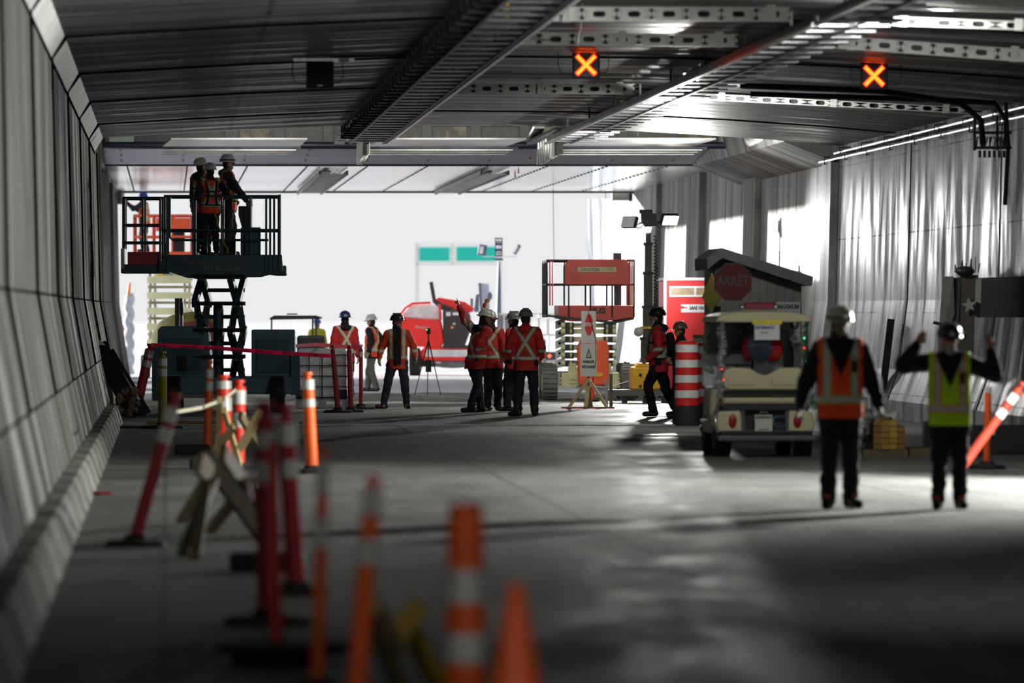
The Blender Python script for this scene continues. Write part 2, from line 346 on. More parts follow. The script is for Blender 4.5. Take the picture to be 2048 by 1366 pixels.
# left wall near the portal: columns, a lintel, and translucent winter sheeting hung between them
cols = [(113.0, 116.0), (126.6, 131.0), (139.4, 144.9), (151.0, 153.4)]
b = MB()
for a, c in cols:
    n = 5; pr = [(-1.0, 0), (-1.30, 1.97), (-1.37, 5.6), (-2.0, 5.6), (-2.0, 0)]
    vs_ = [K(k, Y, z) for Y in (a, c) for k, z in pr]
    struct(MB().add(vs_, [tuple(range(n)), tuple(range(2*n-1, n-1, -1))]+[(i, i+n, (i+1) % n+n, (i+1) % n) for i in range(n)]), 'wall_left_portal', M_wallL)
vs_ = [K(k, Y, z) for Y in (113.0, 153.4) for k, z in ((-1.37, 4.93), (-1.37, 6.0), (-2.0, 6.0), (-2.0, 4.93))]
b.add(vs_, [(0, 1, 2, 3), (7, 6, 5, 4), (0, 4, 5, 1), (1, 5, 6, 2), (2, 6, 7, 3), (3, 7, 4, 0)])
struct(b, 'trim_12', M_wallL)
m, nt, bs = base('translucent_sheet'); MATS['sheet'] = m
tr = nd(nt, 'ShaderNodeBsdfTranslucent'); tr.inputs[0].default_value = (0.85, 0.88, 0.92, 1); bs.inputs['Base Color'].default_value = (0.8, 0.82, 0.86, 1); bs.inputs['Roughness'].default_value = 0.4
mx = nd(nt, 'ShaderNodeMixShader'); mx.inputs[0].default_value = 0.6; nt.links.new(bs.outputs[0], mx.inputs[1]); nt.links.new(tr.outputs[0], mx.inputs[2])
nt.links.new(mx.outputs[0], nt.nodes['Material Output'].inputs[0])
bp = nd(nt, 'ShaderNodeBump'); bp.inputs['Strength'].default_value = 0.5; nt.links.new(noise_fac(nt, 1.5, (3, 3, 0.4)), bp.inputs['Height']); nt.links.new(bp.outputs[0], bs.inputs['Normal'])
def sheet(name, p0, p1, z0, z1, label, group, amp=0.06, nx=24, nz=10):
    b = MB(); vs_ = []; p0 = Vector(p0); p1 = Vector(p1); d = (p1-p0); nrm = Vector((-d.y, d.x, 0)).normalized()
    for side in (0, 0.006):
        for j in range(nz+1):
            for i in range(nx+1):
                t = i/nx; q = p0+d*t; q.z = z0+(z1-z0)*j/nz
                vs_.append(q+nrm*(side+amp*math.sin(t*23+j*0.25)*(0.6+0.4*math.sin(t*7+1)))); 
    N = (nx+1)*(nz+1); fs = []
    for j in range(nz):
        for i in range(nx):
            a = j*(nx+1)+i; fs.append((a, a+1, a+nx+2, a+nx+1)); fs.append((N+a, N+a+nx+1, N+a+nx+2, N+a+1))
    o = MB().add(vs_, fs).build(name, MATS['sheet'], smooth='all'); tag(o, label, 'plastic sheet', group); return o
for (a, c), l in zip(((116.0, 126.6), (131.0, 139.4), (144.9, 151.0)), ('translucent white sheet on left wall, nearest of the three before the daylight', 'translucent white sheet on left wall, middle one of three', 'translucent white sheet on left wall, farthest beside the open portal')):
    sheet('plastic_sheet', K(-1.75, a+0.08, 0), K(-1.75, c-0.08, 0), 0.02, 3.5, l, 'winter sheets along the left wall', 0.04)
# right wall: battered upper part, kink, foot
RP = [(12.1, 0), (12.1, 0.3), (12.28, 0.8), (12.43, 1.97), (12.5, 4.75), (12.5, 6.2), (13.5, 6.2), (13.5, 0)]
extr(RP, Y0, YE, 'wall_right', M_wallR)
M_wallRf = concrete('recess_wall_concrete', (86, 86, 82), (176, 178, 176), (0.3, 1.0, 0.10), 1.1, 0.55, 0.4, jt=[('Y', 3.6, 0.3, 1.2, (30, 30, 30))], bump=0.1, lo=0.42, hi=0.72)
extr([(12.15, 0), (12.43, 1.97), (12.5, 4.75), (12.5, 6.2), (13.5, 6.2), (13.5, 0)], YE+0.02, 156.0, 'wall_right_recess', M_wallRf)
# shallow pilasters on it
b = MB()
for s0, s1 in ((105.9, 107.3), (93.2, 95.0), (84.0, 86.0), (77.2, 79.0)):
    ya, yc = F/s1, F/s0
    vs_ = [K(k, Y, z) for Y in (ya, yc) for k, z in ((12.02, 0), (12.3, 1.97), (12.38, 5.3), (12.6, 5.3), (12.6, 0))]
    b.add(vs_, [(0, 1, 2, 3, 4), (9, 8, 7, 6, 5)]+[(i, i+5, (i+1) % 5+5, (i+1) % 5) for i in range(5)])
struct(b, 'trim_5', M_wallRf)
# corbel carrying the far deck on the right
b = MB(); b.add([K(k, Y, z) for Y in (106.2, 124.5) for k, z in ((12.5, 4.55), (11.5, 4.95), (11.3, 5.6), (12.6, 5.6))], [(0, 1, 2, 3), (7, 6, 5, 4), (0, 4, 5, 1), (1, 5, 6, 2), (2, 6, 7, 3), (3, 7, 4, 0)]); struct(b, 'trim_6', M_wallRf)
# near ceiling, crowned; thick slab
cz = [(-1.38, 5.0), (0, 5.08), (1.07, 5.14), (3.58, 5.25), (7.1, 5.22), (9.7, 5.08), (11.3, 4.97), (12.5, 4.86)]
def ceil_z(k):
    for (a, za), (c, zc) in zip(cz, cz[1:]):
        if a <= k <= c: return za+(zc-za)*(k-a)/(c-a)
    return 5.0
extr(cz+[(12.6, 5.9), (-1.45, 5.9)], Y0, YE, 'ceiling', M_ceil)
# far ceiling: dark deep recess, inclined mauve fascia, pale panels to the portal
b = MB(); b.add([K(k, Y, z) for k in (-1.5, 12.6) for Y, z in ((F/95, 5.21), (F/91.2, 5.0), (F/91.2, 5.3), (F/95, 5.5))], [(0, 1, 2, 3), (7, 6, 5, 4), (0, 4, 5, 1), (1, 5, 6, 2), (2, 6, 7, 3), (3, 7, 4, 0)]); struct(b, 'trim_7', M_fascia)
extr([(-1.45, 5.0), (12.55, 5.0), (12.55, 5.5), (-1.45, 5.5)], F/91.2, YP, 'ceiling_far', M_ceilF)
extr([(-2.4, 6.2), (13.5, 6.2), (13.5, 6.5), (-2.4, 6.5)], Y0, YP+0.5, 'ceiling_deck', M_dark)
extr([(-1.5, 5.5), (12.6, 5.5), (12.6, 6.2), (-1.5, 6.2)], F/93, F/92, 'trim_8', M_dark)
struct(MB().bb(-14, 16, Y0-0.4, Y0, 0, 6.5), 'rear_light_cap', M_wallL)  # unseen cap added behind the camera to keep sky light out
# rows of bolt heads and seams under the pale panels
b = MB()
for i in range(10):
    k = -0.9+1.33*i; Y = F/91.0
    while Y < YP-0.5: b.bar(K(k, Y, 4.99), K(k, Y+0.4, 4.99), 0.035, 0.022); Y += 1.1
b.bar(K(-1.4, YP-0.1, 4.98), K(12.5, YP-0.1, 4.98), 0.2, 0.05); b.bar(K(-1.4, F/91.2, 4.985), K(12.5, F/91.2, 4.985), 0.15, 0.04)
struct(b, 'trim_13', M_dark)
# portal end blocks
b = MB(); b.add([], []); b.bar(P(229, 393, 74.5)+Vector((0, -0.5, 0)), P(229, 393, 74.5)+Vector((0, 0.6, 0)), 0.46, 0.40); b.bar(P(1241, 388, 74)+Vector((0, -0.5, 0)), P(1241, 388, 74)+Vector((0, 0.6, 0)), 0.46, 0.34); struct(b, 'trim_9', M_wallRf)
# dark sealed joints between the cast lengths: ceiling, chamfer, walls
M_seal = mat('joint_sealant', (22, 22, 22), 1.0, spec=0.0, bump=0)
b = MB(); Y = 4.2+10.4
while Y < YE:
    for (k0, z0), (k1, z1) in zip(cz, cz[1:]): b.bar(K(k0, Y, z0), K(k1, Y, z1), 0.10, 0.036)
    b.bar(K(-1.39, Y, 4.74), K(-1.19, Y, 5.02), 0.14, 0.06)
    Y += 10.4
b.bar(K(-1.38, Y0, 4.73), K(-1.38, YE, 4.73), 0.05, 0.05)
struct(b, 'trim_14', M_seal)
b = MB(); Y = 4.2
while Y < 112:
    for (k0, z0), (k1, z1) in zip(LP[1:], LP[2:]): b.bar(K(k0-0.009, Y, z0), K(k1-0.009, Y, z1), 0.08, 0.03)
    Y += 10.4
for k_, z_ in LP[2:4]: b.bar(K(k_+0.005, Y0, z_), K(k_-0.004, 112, z_), 0.015, 0.02)
Y = 0.4
while Y < 92:
    for (k0, z0), (k1, z1) in zip([(-0.715, 0), (-0.795, 0.24), (-0.835, 0.295)], [(-0.795, 0.24), (-0.835, 0.295), (-0.96, 0.300)]): b.bar(K(k0-0.003, Y, z0), K(k1-0.003, Y, z1), 0.035, 0.010)
    Y += 2.6
struct(b, 'trim_15', M_seal)
b = MB(); Y = 2.0
while Y < YE:
    for (k0, z0), (k1, z1) in zip(RP[1:], RP[2:5]): b.bar(K(k0+0.006, Y, z0), K(k1+0.006, Y, z1), 0.03, 0.03)
    Y += 10.4
struct(b, 'trim_16', M_seal)
# blue-black cross pipe beam and the long rusty-panelled steel beam behind it
M_bluebk = mat('blue_black_paint', (38, 42, 60), 0.35, 0.3)
b = MB(); b.tube([K(-1.3, F/97.4, 5.19), K(11.6, F/97.4, 5.19)], 0.075, 12); struct(b, 'trim_10', M_bluebk, smooth=True)
M_rust = concrete('stained_pale_panel', (60, 58, 52), (150, 142, 118), (1, 1, 1), 3.0, 0.5, 0.4, lo=0.4, hi=0.75)
M_beam = mat('beam_dark_grey', (66, 68, 72), 0.5, 0.3)
b = MB(); Yb = F/96.2
b.bar(K(-1.3, Yb, 5.55), K(12.4, Yb, 5.55), 0.10, 0.62)
for z in (5.25, 5.66): b.bar(K(-1.3, Yb-0.08, z), K(12.4, Yb-0.08, z), 0.14, 0.07)
for k in [1.3+i*1.02 for i in range(11)]: b.bar(K(k, Yb-0.08, 5.25), K(k, Yb-0.08, 5.68), 0.2, 0.12)
beam = struct(b, 'trim_11', M_beam)
for i, k in enumerate([1.3+i*1.02 for i in range(10)]):
    if i in (1, 5, 8): continue
    MB().box(K(k+0.51, Yb-0.07, 5.46), (0.62, 0.04, 0.32)).build('panel', M_rust, beam)
# ------------------------------------------------------------------ ceiling equipment
M_cable = mat('black_cable', (22, 23, 25), 0.35, var=0.3); M_rail = mat('dark_tray_rail', (62, 64, 66), 0.4, 0.6, var=0.3)
M_shiny = mat('bright_steel', (205, 206, 204), 0.25, 0.8, var=0.2, scale=10)
def tray(k0, w, side, ya, yb, label, n, comb=True, name='cable_tray', rungk=None):
    t = thing(name, K(k0, ya, 0), label, 'cable tray', TH, 'steel cable trays under the ceiling')
    zt = 4.98; L = (yb-ya)*math.sqrt(1+SLANT**2)
    def q(k, d, z): return (k, d, z)
    b = MB(); b.bar(q(0, 0, zt), q(0, L, zt), 0.05, 0.12); b.build('rail', M_rail, t)
    b = MB(); b.bar(q(w, 0, zt), q(w, L, zt), 0.05, 0.13); b.build('rail', M_rail, t)
    xb = w+0.06 if side > 0 else -0.06
    b = MB(); b.bar(q(xb, 0, zt-0.06), q(xb, L, zt-0.06), 0.05, 0.035); b.build('bright_edge', M_shiny, t)
    ra, rb = rungk or (0.02, w-0.02)
    for i in range(n):
        d = L*(i+0.5)/n; MB().bar(q(ra, d, zt-0.03), q(rb, d, zt-0.03), 0.42, 0.025).build('rung', M_steel, t)
    if comb:
        xs = -0.14 if side > 0 else w+0.14
        b = MB(); rr = random.Random(3)
        for c in range(5):
            x = xs+(c-2)*0.045; b.tube([q(x+rr.uniform(-.02, .02), L*j/40, zt+0.07+rr.uniform(-.03, .03)) for j in range(41)], 0.022, 5)
        b.build('cable_bundle', M_cable, t)
        for i in range(int(L/1.3)):
            b = MB(); d = 1.3*i; b.bar(q(xs-0.12, d, zt-0.03), q(xs+0.12, d, zt-0.03), 0.05, 0.035); b.bar(q(xs-0.10, d, zt-0.03), q(xs-0.10, d, zt+0.2), 0.04, 0.04); b.build('cleat', M_rail, t)
    for i in range(int(L/5.2)):
        d = 2.6+5.2*i
        for x in (0, w): MB().bar(q(x, d, zt), q(x, d, ceil_z(k0)+0.06), 0.03, 0.03).build('hanger_rod', M_rail, t)
    b = MB(); rr = random.Random(5)
    for c in range(4):
        b.tube([q(w*0.82+rr.uniform(-.03, .03), L*j/50, zt+0.03+rr.uniform(-.02, .02)) for j in range(51)], 0.018, 5)
    b.build('cable_bundle', M_cable, t)
    return t
t1 = tray(3.42, 0.62, 1, 52, 106.5, 'dark cable tray with rungs crossing above the left lanes, left of two', 42)
t2 = tray(7.12, 0.42, -1, 52, 106.5, 'cable tray with glossy cable bundle above the right lanes, right of two', 42, rungk=(0.02, 0.86))
for px, py, s, l in ((898, 138, 146, 'lower yellow tag hanging on the left cable tray'), (1013, 20, 182, 'upper yellow tag at the top of the left cable tray')):
    tag(MB().box(P(px, py, s), (0.06, 0.02, 0.17)).build('hanging_tag', mat('tag_yellow', (226, 206, 30), 0.5)), l, 'tag', 'yellow tags on the tray')
# perforated strut channels between and beside the trays
def strut_mesh(L, h=0.13, cell=0.375):
    b = MB(); n = max(2, int(L/cell)); cw = L/n; N = 16
    for i in range(n):
        cx = (i+0.5)*cw; y = 0
        ov = []; rc = []
        for j in range(N):
            a = 2*PI*j/N; ca, sa = math.cos(a), math.sin(a)
            ox = 0.035*ca+math.copysign(0.035, ca)*(1 if abs(ca) > 1e-6 else 0); ov.append((cx+ox, sa*0.034))
            m_ = max(abs(ca)/(cw/2), abs(sa)/(h/2)); rc.append((cx+ca/m_, sa/m_))
        vs_ = [(x, 0, z) for x, z in rc]+[(x, 0, z) for x, z in ov]+[(x, 0.05, z) for x, z in ov]
        fs = [(j, (j+1) % N, N+(j+1) % N, N+j) for j in range(N)]+[(N+j, N+(j+1) % N, 2*N+(j+1) % N, 2*N+j) for j in range(N)]
        b.add(vs_, fs)
        for ccx in (-0.25, 0.25):
            pass
    b.bb(0, L, 0, 0.10, h/2, h/2+0.012); b.bb(0, L, 0, 0.10, -h/2-0.012, -h/2)
    return b
def strut(pa, pb, label, hh=0.13):
    pa = Vector(pa); pb = Vector(pb); d = pb-pa; L = d.length
    t = thing('perforated_strut', pa, label, 'steel channel', 0, 'perforated channels under the ceiling')
    t.rotation_euler = (0, -math.atan2(d.z, math.hypot(d.x, d.y)), math.atan2(d.y, d.x))
    strut_mesh(L, hh).build('channel', M_zinc, t)
    n = int(L/1.4)
    for i in range(n+1):
        b = MB(); x = L*(0.08+0.84*i/max(n, 1)); b.bb(x-0.05, x+0.05, -0.012, 0.0, -hh/2-0.02, hh/2+0.04)
        for u in (-0.03, 0.03):
            for v in (-0.035, 0.035): b.ell((x+u, -0.014, v), (0.009, 0.008, 0.009), 6)
        b.build('bracket', M_zinc, t)
    b = MB(); nn = max(2, int(L/0.375))
    for i in range(nn):
        cx = (i+1)*L/nn
        for u in (-0.04, 0.04):
            for v in (-0.03, 0.03): b.bb(cx+u-0.008, cx+u+0.008, -0.003, 0.001, v-0.006, v+0.006)
    b.build('bolt_holes', M_black, t)['kind'] = 'stuff'
    MB().bb(0, L, 0.07, 0.11, -0.05, 0.06).build('channel_back', M_dark, t)
    return t
strut(P(1094, 28, 184), P(1582, 28, 184), 'perforated light grey channel between the trays, topmost, at the frame top')
strut(P(1012, 77, 165), P(1476, 81, 165), 'perforated grey channel just above the middle lane signal')
strut(P(893, 177, 134), P(1270, 178, 134), 'perforated grey channel below the middle lane signal')
strut(P(1672, 84, 165), P(2060, 112, 165), 'perforated grey channel right of the trays above the right lane signal')
strut(P(1400, 193, 133), P(1935, 221, 133), 'long perforated grey channel below the right lane signal', 0.07)
strut(P(1785, 42, 181), P(2060, 52, 181), 'perforated channel at the upper right corner above the other right channels', 0.07)
# pipes running across the right bay
def pipe(pts, r, label, m=None, grp='conduits across the ceiling', name='conduit'):
    o = MB().tube(pts, r, 8).build(name, m or M_shiny, smooth=True); return tag(o, label, 'pipe', grp)
pipe([P(1700, 14, 183), P(2060, 24, 183)], 0.014, 'thin shiny conduit at the very top right of the ceiling')
pipe([P(1520, 104, 158), P(1800, 112, 158), P(2060, 128, 158)], 0.012, 'thin conduit right of the right lane signal, upper of two')
pipe([P(1190, 107, 150), P(1420, 112, 150)], 0.014, 'conduit from the middle lane signal to the right tray')
pipe([P(660, 114, 150), P(880, 109, 150)], 0.014, 'dark conduit from the unlit box to the left tray', M_rail)
pipe([P(1525, 116, 150), P(1720, 122, 150)], 0.014, 'conduit from the right tray to the right lane signal')
pipe([P(1480, 171, 141), P(1760, 182, 141), P(1920, 206, 141), P(1962, 240, 141), P(1966, 290, 141)], 0.045, 'fat black cable bending down to the bracket box, lower', M_cable, 'black cables on the right', 'power_cable')
pipe([P(1500, 188, 139), P(1880, 200, 139), P(1990, 206, 139), P(2012, 240, 139), P(2014, 290, 139)], 0.04, 'fat black cable bending down to the bracket box, upper', M_cable, 'black cables on the right', 'power_cable')
pipe([P(1165, 2, 181), P(1163, 40, 174), P(1155, 84, 166)], 0.012, 'thin black cable hanging between the top channels', M_cable, 'black cables', 'power_cable')
# lane control signals
M_ledo = mat('signal_led', (255, 84, 20), 0.4, emit=7.5, var=0.02, bump=0)
M_ledr = mat('signal_red_glow', (255, 10, 6), 0.4, emit=1.6, var=0.02, bump=0)
def signal(px, py, s, lit, label, wpx, cable_left=True):
    t = thing('lane_signal', P(px, py, s), label, 'lane signal', TH, 'lane control signals hanging from the ceiling')
    w_ = wpx/s
    MB().box((0, 0.08, 0), (w_, 0.16, w_*1.02)).build('housing', M_black if not lit else mat('signal_face', (60, 34, 44), 0.3, var=0.3, scale=8), t, bevel=0.008)
    b = MB(); q = w_*0.5+0.01
    for a in (-1, 1): b.bar((-q, -0.012, a*q), (q, -0.012, a*q), 0.02, 0.015); b.bar((a*q, -0.012, -q), (a*q, -0.012, q), 0.02, 0.015)
    b.build('rim', M_dark, t)
    if lit:
        a_ = w_*0.37; b = MB()
        b.bar((-a_, -0.012, -a_), (a_, -0.012, a_), 0.01, w_*0.14, up=(1, 0, -1)); b.bar((-a_, -0.0125, a_), (a_, -0.0125, -a_), 0.01, w_*0.14, up=(1, 0, 1)); b.build('lit_cross', M_ledo, t)
        b = MB(); e = a_*1.06
        b.bar((-e, -0.006, -e), (e, -0.006, e), 0.008, w_*0.21, up=(1, 0, -1)); b.bar((-e, -0.0065, e), (e, -0.0065, -e), 0.008, w_*0.21, up=(1, 0, 1)); b.build('red_halo_lens', M_ledr, t)
    else:
        MB().box((0.0, -0.005, -w_*0.42), (0.08, 0.01, 0.02)).build('name_plate', M_zinc, t)
    sg = 1 if cable_left else -1
    top = w_*0.62
    MB().bar((-sg*0.36 if sg > 0 else -0.2, 0.08, top), (0.46 if sg > 0 else 0.5, 0.08, top), 0.04, 0.04).build('mounting_rail', M_shiny, t)
    MB().box((sg*0.32, 0.05, top), (0.13, 0.08, 0.07)).build('junction_box', M_zinc, t)
    MB().tube([(-sg*0.36, 0.05, top), (-sg*0.37, 0.05, 0.02), (-sg*0.33, 0.05, -w_*0.33), (-sg*w_/2, 0.05, -w_*0.36)], 0.008, 6).build('cable', M_cable, t)
    MB().tube([(sg*0.3, 0.05, top), (sg*0.31, 0.05, 0.0), (sg*0.27, 0.05, -w_*0.3), (sg*w_/2, 0.05, -w_*0.32)], 0.006, 6).build('cable', M_cable, t)
    b = MB(); 
    for x in (-0.15, 0.15): b.bar((x, 0.08, top), (x, 0.08, top+0.12), 0.02, 0.02)
    b.build('hanger', M_rail, t)
    return t
signal(640, 150, 150, False, 'unlit black lane signal box hanging left of the trays', 50)
signal(1172, 130, 150, True, 'lane signal with red cross between the two trays', 49)
signal(1748, 152, 150, True, 'lane signal with red cross on the right, near the wall', 49, False)
# large ribbed light soffits hung in the recess
M_lum = mat('brushed_soffit', (196, 196, 194), 0.28, 0.6, var=0.35, scale=2)
for x0, x1, slope, l, yel in ((330, 612, 12, 'wide metal soffit hung in the recess, leftmost of three', 0), (742, 1046, 34, 'wide metal soffit hung in the recess, middle of three', 0), (1128, 1424, 40, 'wide metal soffit hung in the recess, rightmost of three', 1)):
    c = P((x0+x1)/2, 285, 101); t = thing('hanging_soffit', c, l, 'ceiling soffit', 0, 'hanging metal soffits')
    def L(px, py, s): return P(px, py, s)-c
    MB().plate([L(x0+slope, 279, 104.5), L(x1+slope*0.2, 279, 104.5), L(x1-slope, 293, 100.0), L(x0-slope*0.4, 293, 100.0)], 0.03).build('soffit_plate', M_lum, t)
    MB().bar(L(x0, 296, 99.4), L(x1-10, 296, 99.4), 0.1, 0.05).build('dark_beam', M_bluebk, t)
    for i, py in enumerate((300, 304.5, 309)): MB().bar(L(x0-6, py, 98.8-i*0.3), L(x1-20-8*i, py, 98.8-i*0.3), 0.07, 0.022).build('strip', M_lum, t)
    b = MB()
    for px in (x0+20, (x0+x1)/2, x1-30): b.bar(L(px, 292, 100), L(px, 262, 100), 0.03, 0.03)
    b.build('hanger', M_rail, t)
for k, l in ((3.72, 'ribbed metal duct end under the left tray'), (7.33, 'ribbed metal duct end under the right tray')):
    t = thing('ribbed_duct', K(k, F/107.0, 4.98), l, 'duct', TH, 'ribbed duct ends')
    for i in range(9): MB().tube([(0.015*i+0.0, i*0.95, 0.20), (0.015*i, i*0.95, -0.26)], 0.06, 8).build('rib', M_lum, t, smooth=True)
    MB().bb(-0.09, 0.25, -0.1, 8.4, 0.2, 0.25).build('duct_top', M_rail, t)
for px, l in ((415, None), (700, 'short galvanised duct sloping up beside the left tray end'), (1085, 'short galvanised duct sloping up beside the right tray end')):
    if l is None: continue
    tag(MB().bar(P(px-22, 284, 97.8), P(px-6, 252, 103), 0.2, 0.1).build('short_duct', M_steel), l, 'duct', 'short ducts')
M_green = mat('pale_green_panel', (150, 172, 160), 0.5)
for px, wd, l in ((243, 48, 'pale green panel in the recess at the far left wall'), (690, 34, 'pale green box in the recess left of the left tray end'), (1110, 40, 'pale green box in the recess left of the right tray end')):
    tag(MB().box(P(px, 277, 99), (wd/99, 0.2, 0.13)).build('wall_box', M_green), l, 'box', 'pale green boxes')
# far trays with clips, bolt tags
for x, l in ((3.72, 'far cable tray on the pale panels near the portal, left of two'), (7.35, 'far cable tray on the pale panels near the portal, right of two')):
    t = thing('cable_tray', K(x-0.3, 128, 0), l, 'cable tray', TH, 'cable trays near the portal')
    for u in (0, 0.62): MB().bar((u, 0, 4.90), (u, 22, 4.90), 0.04, 0.10).build('rail', M_rail, t)
    for i in range(18): MB().bar((0.02, 0.6+i*1.2, 4.88), (0.6, 0.6+i*1.2, 4.88), 0.3, 0.02).build('rung', M_steel, t)
    b = MB()
    for c in range(4): b.tube([(0.12+0.04*c, 22*j/20, 4.93+0.02*math.sin(j+c)) for j in range(21)], 0.02, 5)
    b.build('cable_bundle', M_cable, t)
rt = mat('red_ribbon', (224, 60, 50), 0.6)
for i, (px, py, s) in enumerate([(590, 378, 75), (596, 377, 75), (602, 378, 75), (668, 342, 86), (674, 334, 88), (680, 326, 90), (880, 376, 75), (886, 377, 75), (896, 376, 75), (1030, 348, 86), (1037, 340, 88), (1050, 324, 91), (1060, 311, 93)]):
    wh = 'at the portal lip left of centre' if i < 3 else 'at the left far tray' if i < 6 else 'at the portal lip right of centre' if i < 9 else 'at the right far tray'
    j = ['first', 'second', 'third'][i % 3] if i < 12 else 'nearest'
    tag(MB().box(P(px, py, s), (0.03, 0.02, 0.16)).build('marker_ribbon', rt), 'small red ribbon hanging %s, %s from the left' % (wh, j) if i < 12 else 'small red ribbon hanging near the ceiling fascia, topmost of all', 'ribbon', 'red marker ribbons')
# two thin pipes with clamps along the top of the right wall
for (za, zb, ya, yb, l) in ((4.78, 4.86, F/108.5, 58.0, 'upper of two thin pipes along the top of the right wall'), (4.68, 4.70, F/106.0, 58.0, 'lower of two thin pipes along the top of the right wall')):
    t = thing('wall_pipe', K(12.3, yb, 0), l, 'pipe', 0, 'pipes along the right wall'); o0 = K(12.3, yb, 0)
    MB().tube([K(12.3, ya, za-0.08)-o0, K(12.3, yb, zb-0.1)-o0], 0.028, 8).build('pipe', M_shiny, t, smooth=True)
    for i in range(14):
        Y = ya-1.2-i*3.2; z = za-0.09
        MB().tube([K(12.3, Y, z-0.05)-o0, K(12.25, Y, z-0.07)-o0, K(12.25, Y, z+0.07)-o0, K(12.45, Y, z+0.09)-o0], 0.015, 5).build('clamp', M_rail, t)
# bracket with cable ends on the right wall
t = thing('cable_bracket', P(1985, 290, 138), 'steel bracket full of cable ends on the upper right wall', 'bracket', TH); c = P(1985, 290, 138)
b = MB(); b.bb(-0.28, 0.28, 0, 0.06, -0.06, -0.02); b.bb(-0.28, 0.28, 0, 0.06, 0.16, 0.2); b.bb(-0.28, -0.24, 0, 0.06, -0.08, 0.42); b.bb(0.05, 0.09, 0, 0.06, -0.08, 0.42); b.build('frame', M_rail, t)
b = MB()
for i in range(16): b.tube([(-0.22+0.03*i, 0, 0.12), (-0.22+0.03*i+random.uniform(-.06, .06), -0.05, 0.02+random.uniform(-.05, .05)), (-0.22+0.03*i, 0, -0.05)], 0.012, 5)
b.build('cable_ends', M_steel, t)
b = MB()
for i in range(6): b.bb(-0.2+0.07*i, -0.16+0.07*i, 0.02, 0.08, -0.18, -0.08)
b.build('junction_boxes', M_rail, t)
pipe([P(2012, 205, 145), P(2016, 300, 145), P(2010, 410, 145)], 0.03, 'dark vertical riser with clips at the right frame edge', M_cable, 'black cables on the right', 'power_cable')
# torn niche panels on the right wall
sn = 131; c = P(1925, 700, sn); c.z = 0
t = thing('wall_niche', c, 'dark torn boards and tarps with a pale star patch on the right wall', 'wall niche', 0)
def wq(k, s_, z): return K(k, F/s_, z)-c
b = MB()
MB().plate([wq(12.36, 129.5, 0.85), wq(12.36, 142, 0.85), wq(12.42, 142, 2.30), wq(12.42, 129.5, 2.30)], -0.05).build('dark_board', mat('niche_board', (62, 64, 64), 0.8, spec=0.1), t)
M_tg = mat('tarp_grey', (98, 98, 94), 0.7)
MB().plate([(-0.30, 0.05, 2.32), (-0.14, 0.0, 2.32), (-0.12, 0.02, 1.75), (-0.34, 0.05, 1.15), (-0.38, 0.06, 1.15)], 0.03).build('torn_tarp', M_tg, t)
MB().plate([(-0.14, 0.06, 2.30), (-0.02, 0.04, 2.30), (-0.06, 0.02, 1.60), (-0.16, 0.04, 0.95), (-0.24, 0.06, 0.95)], 0.03).build('torn_tarp', mat('niche_board', (62, 64, 64)), t)
MB().plate([(-0.03, 0.05, 2.34), (0.24, 0.02, 2.34), (0.27, 0.0, 1.8), (0.16, 0.03, 1.0), (-0.12, 0.03, 1.0)], 0.03).build('hanging_tarp', mat('tarp_dark', (72, 66, 60), 0.8), t)
MB().plate([(0.20, -0.02, 2.28), (0.28, -0.02, 2.28), (0.30, -0.03, 1.9), (0.22, -0.02, 1.3), (0.17, -0.02, 1.1)], 0.02).build('tarp_edge', mat('pale_patch', (150, 150, 146), 0.7), t)
st = []
for i in range(10):
    r = 0.13 if i % 2 == 0 else 0.055; a = PI/2+i*PI/5+0.15; st.append((0.10+r*math.cos(a), 1.88+r*math.sin(a)))
MB().prism(st, -0.03, -0.01).build('star_patch', mat('pale_patch', (150, 150, 146)), t)
b = MB(); b.bar((-0.45, -0.05, 1.62), (-0.08, -0.05, 1.52), 0.05, 0.05); b.build('splintered_batten', M_dark, t)
MB().bar((0.28, -0.02, 1.9), (0.20, -0.03, 1.72), 0.04, 0.14).build('splintered_batten', M_dark, t)
b = MB(); b.ell((0.04, 0.03, 2.40), (0.15, 0.1, 0.08))
for i in range(9): b.bar((-0.12+0.045*i, 0.02, 2.38), (-0.12+0.045*i+random.uniform(-.05, .05), -0.02, 2.52+random.uniform(-.05, .12)), 0.012, 0.012)
b.build('frayed_top', M_dark, t)
tag(MB().bar(P(1760, 832, 118), P(1782, 638, 118), 0.12, 0.08).build('leaning_post', M_black), 'tall black post leaning on the right wall behind the men', 'post')
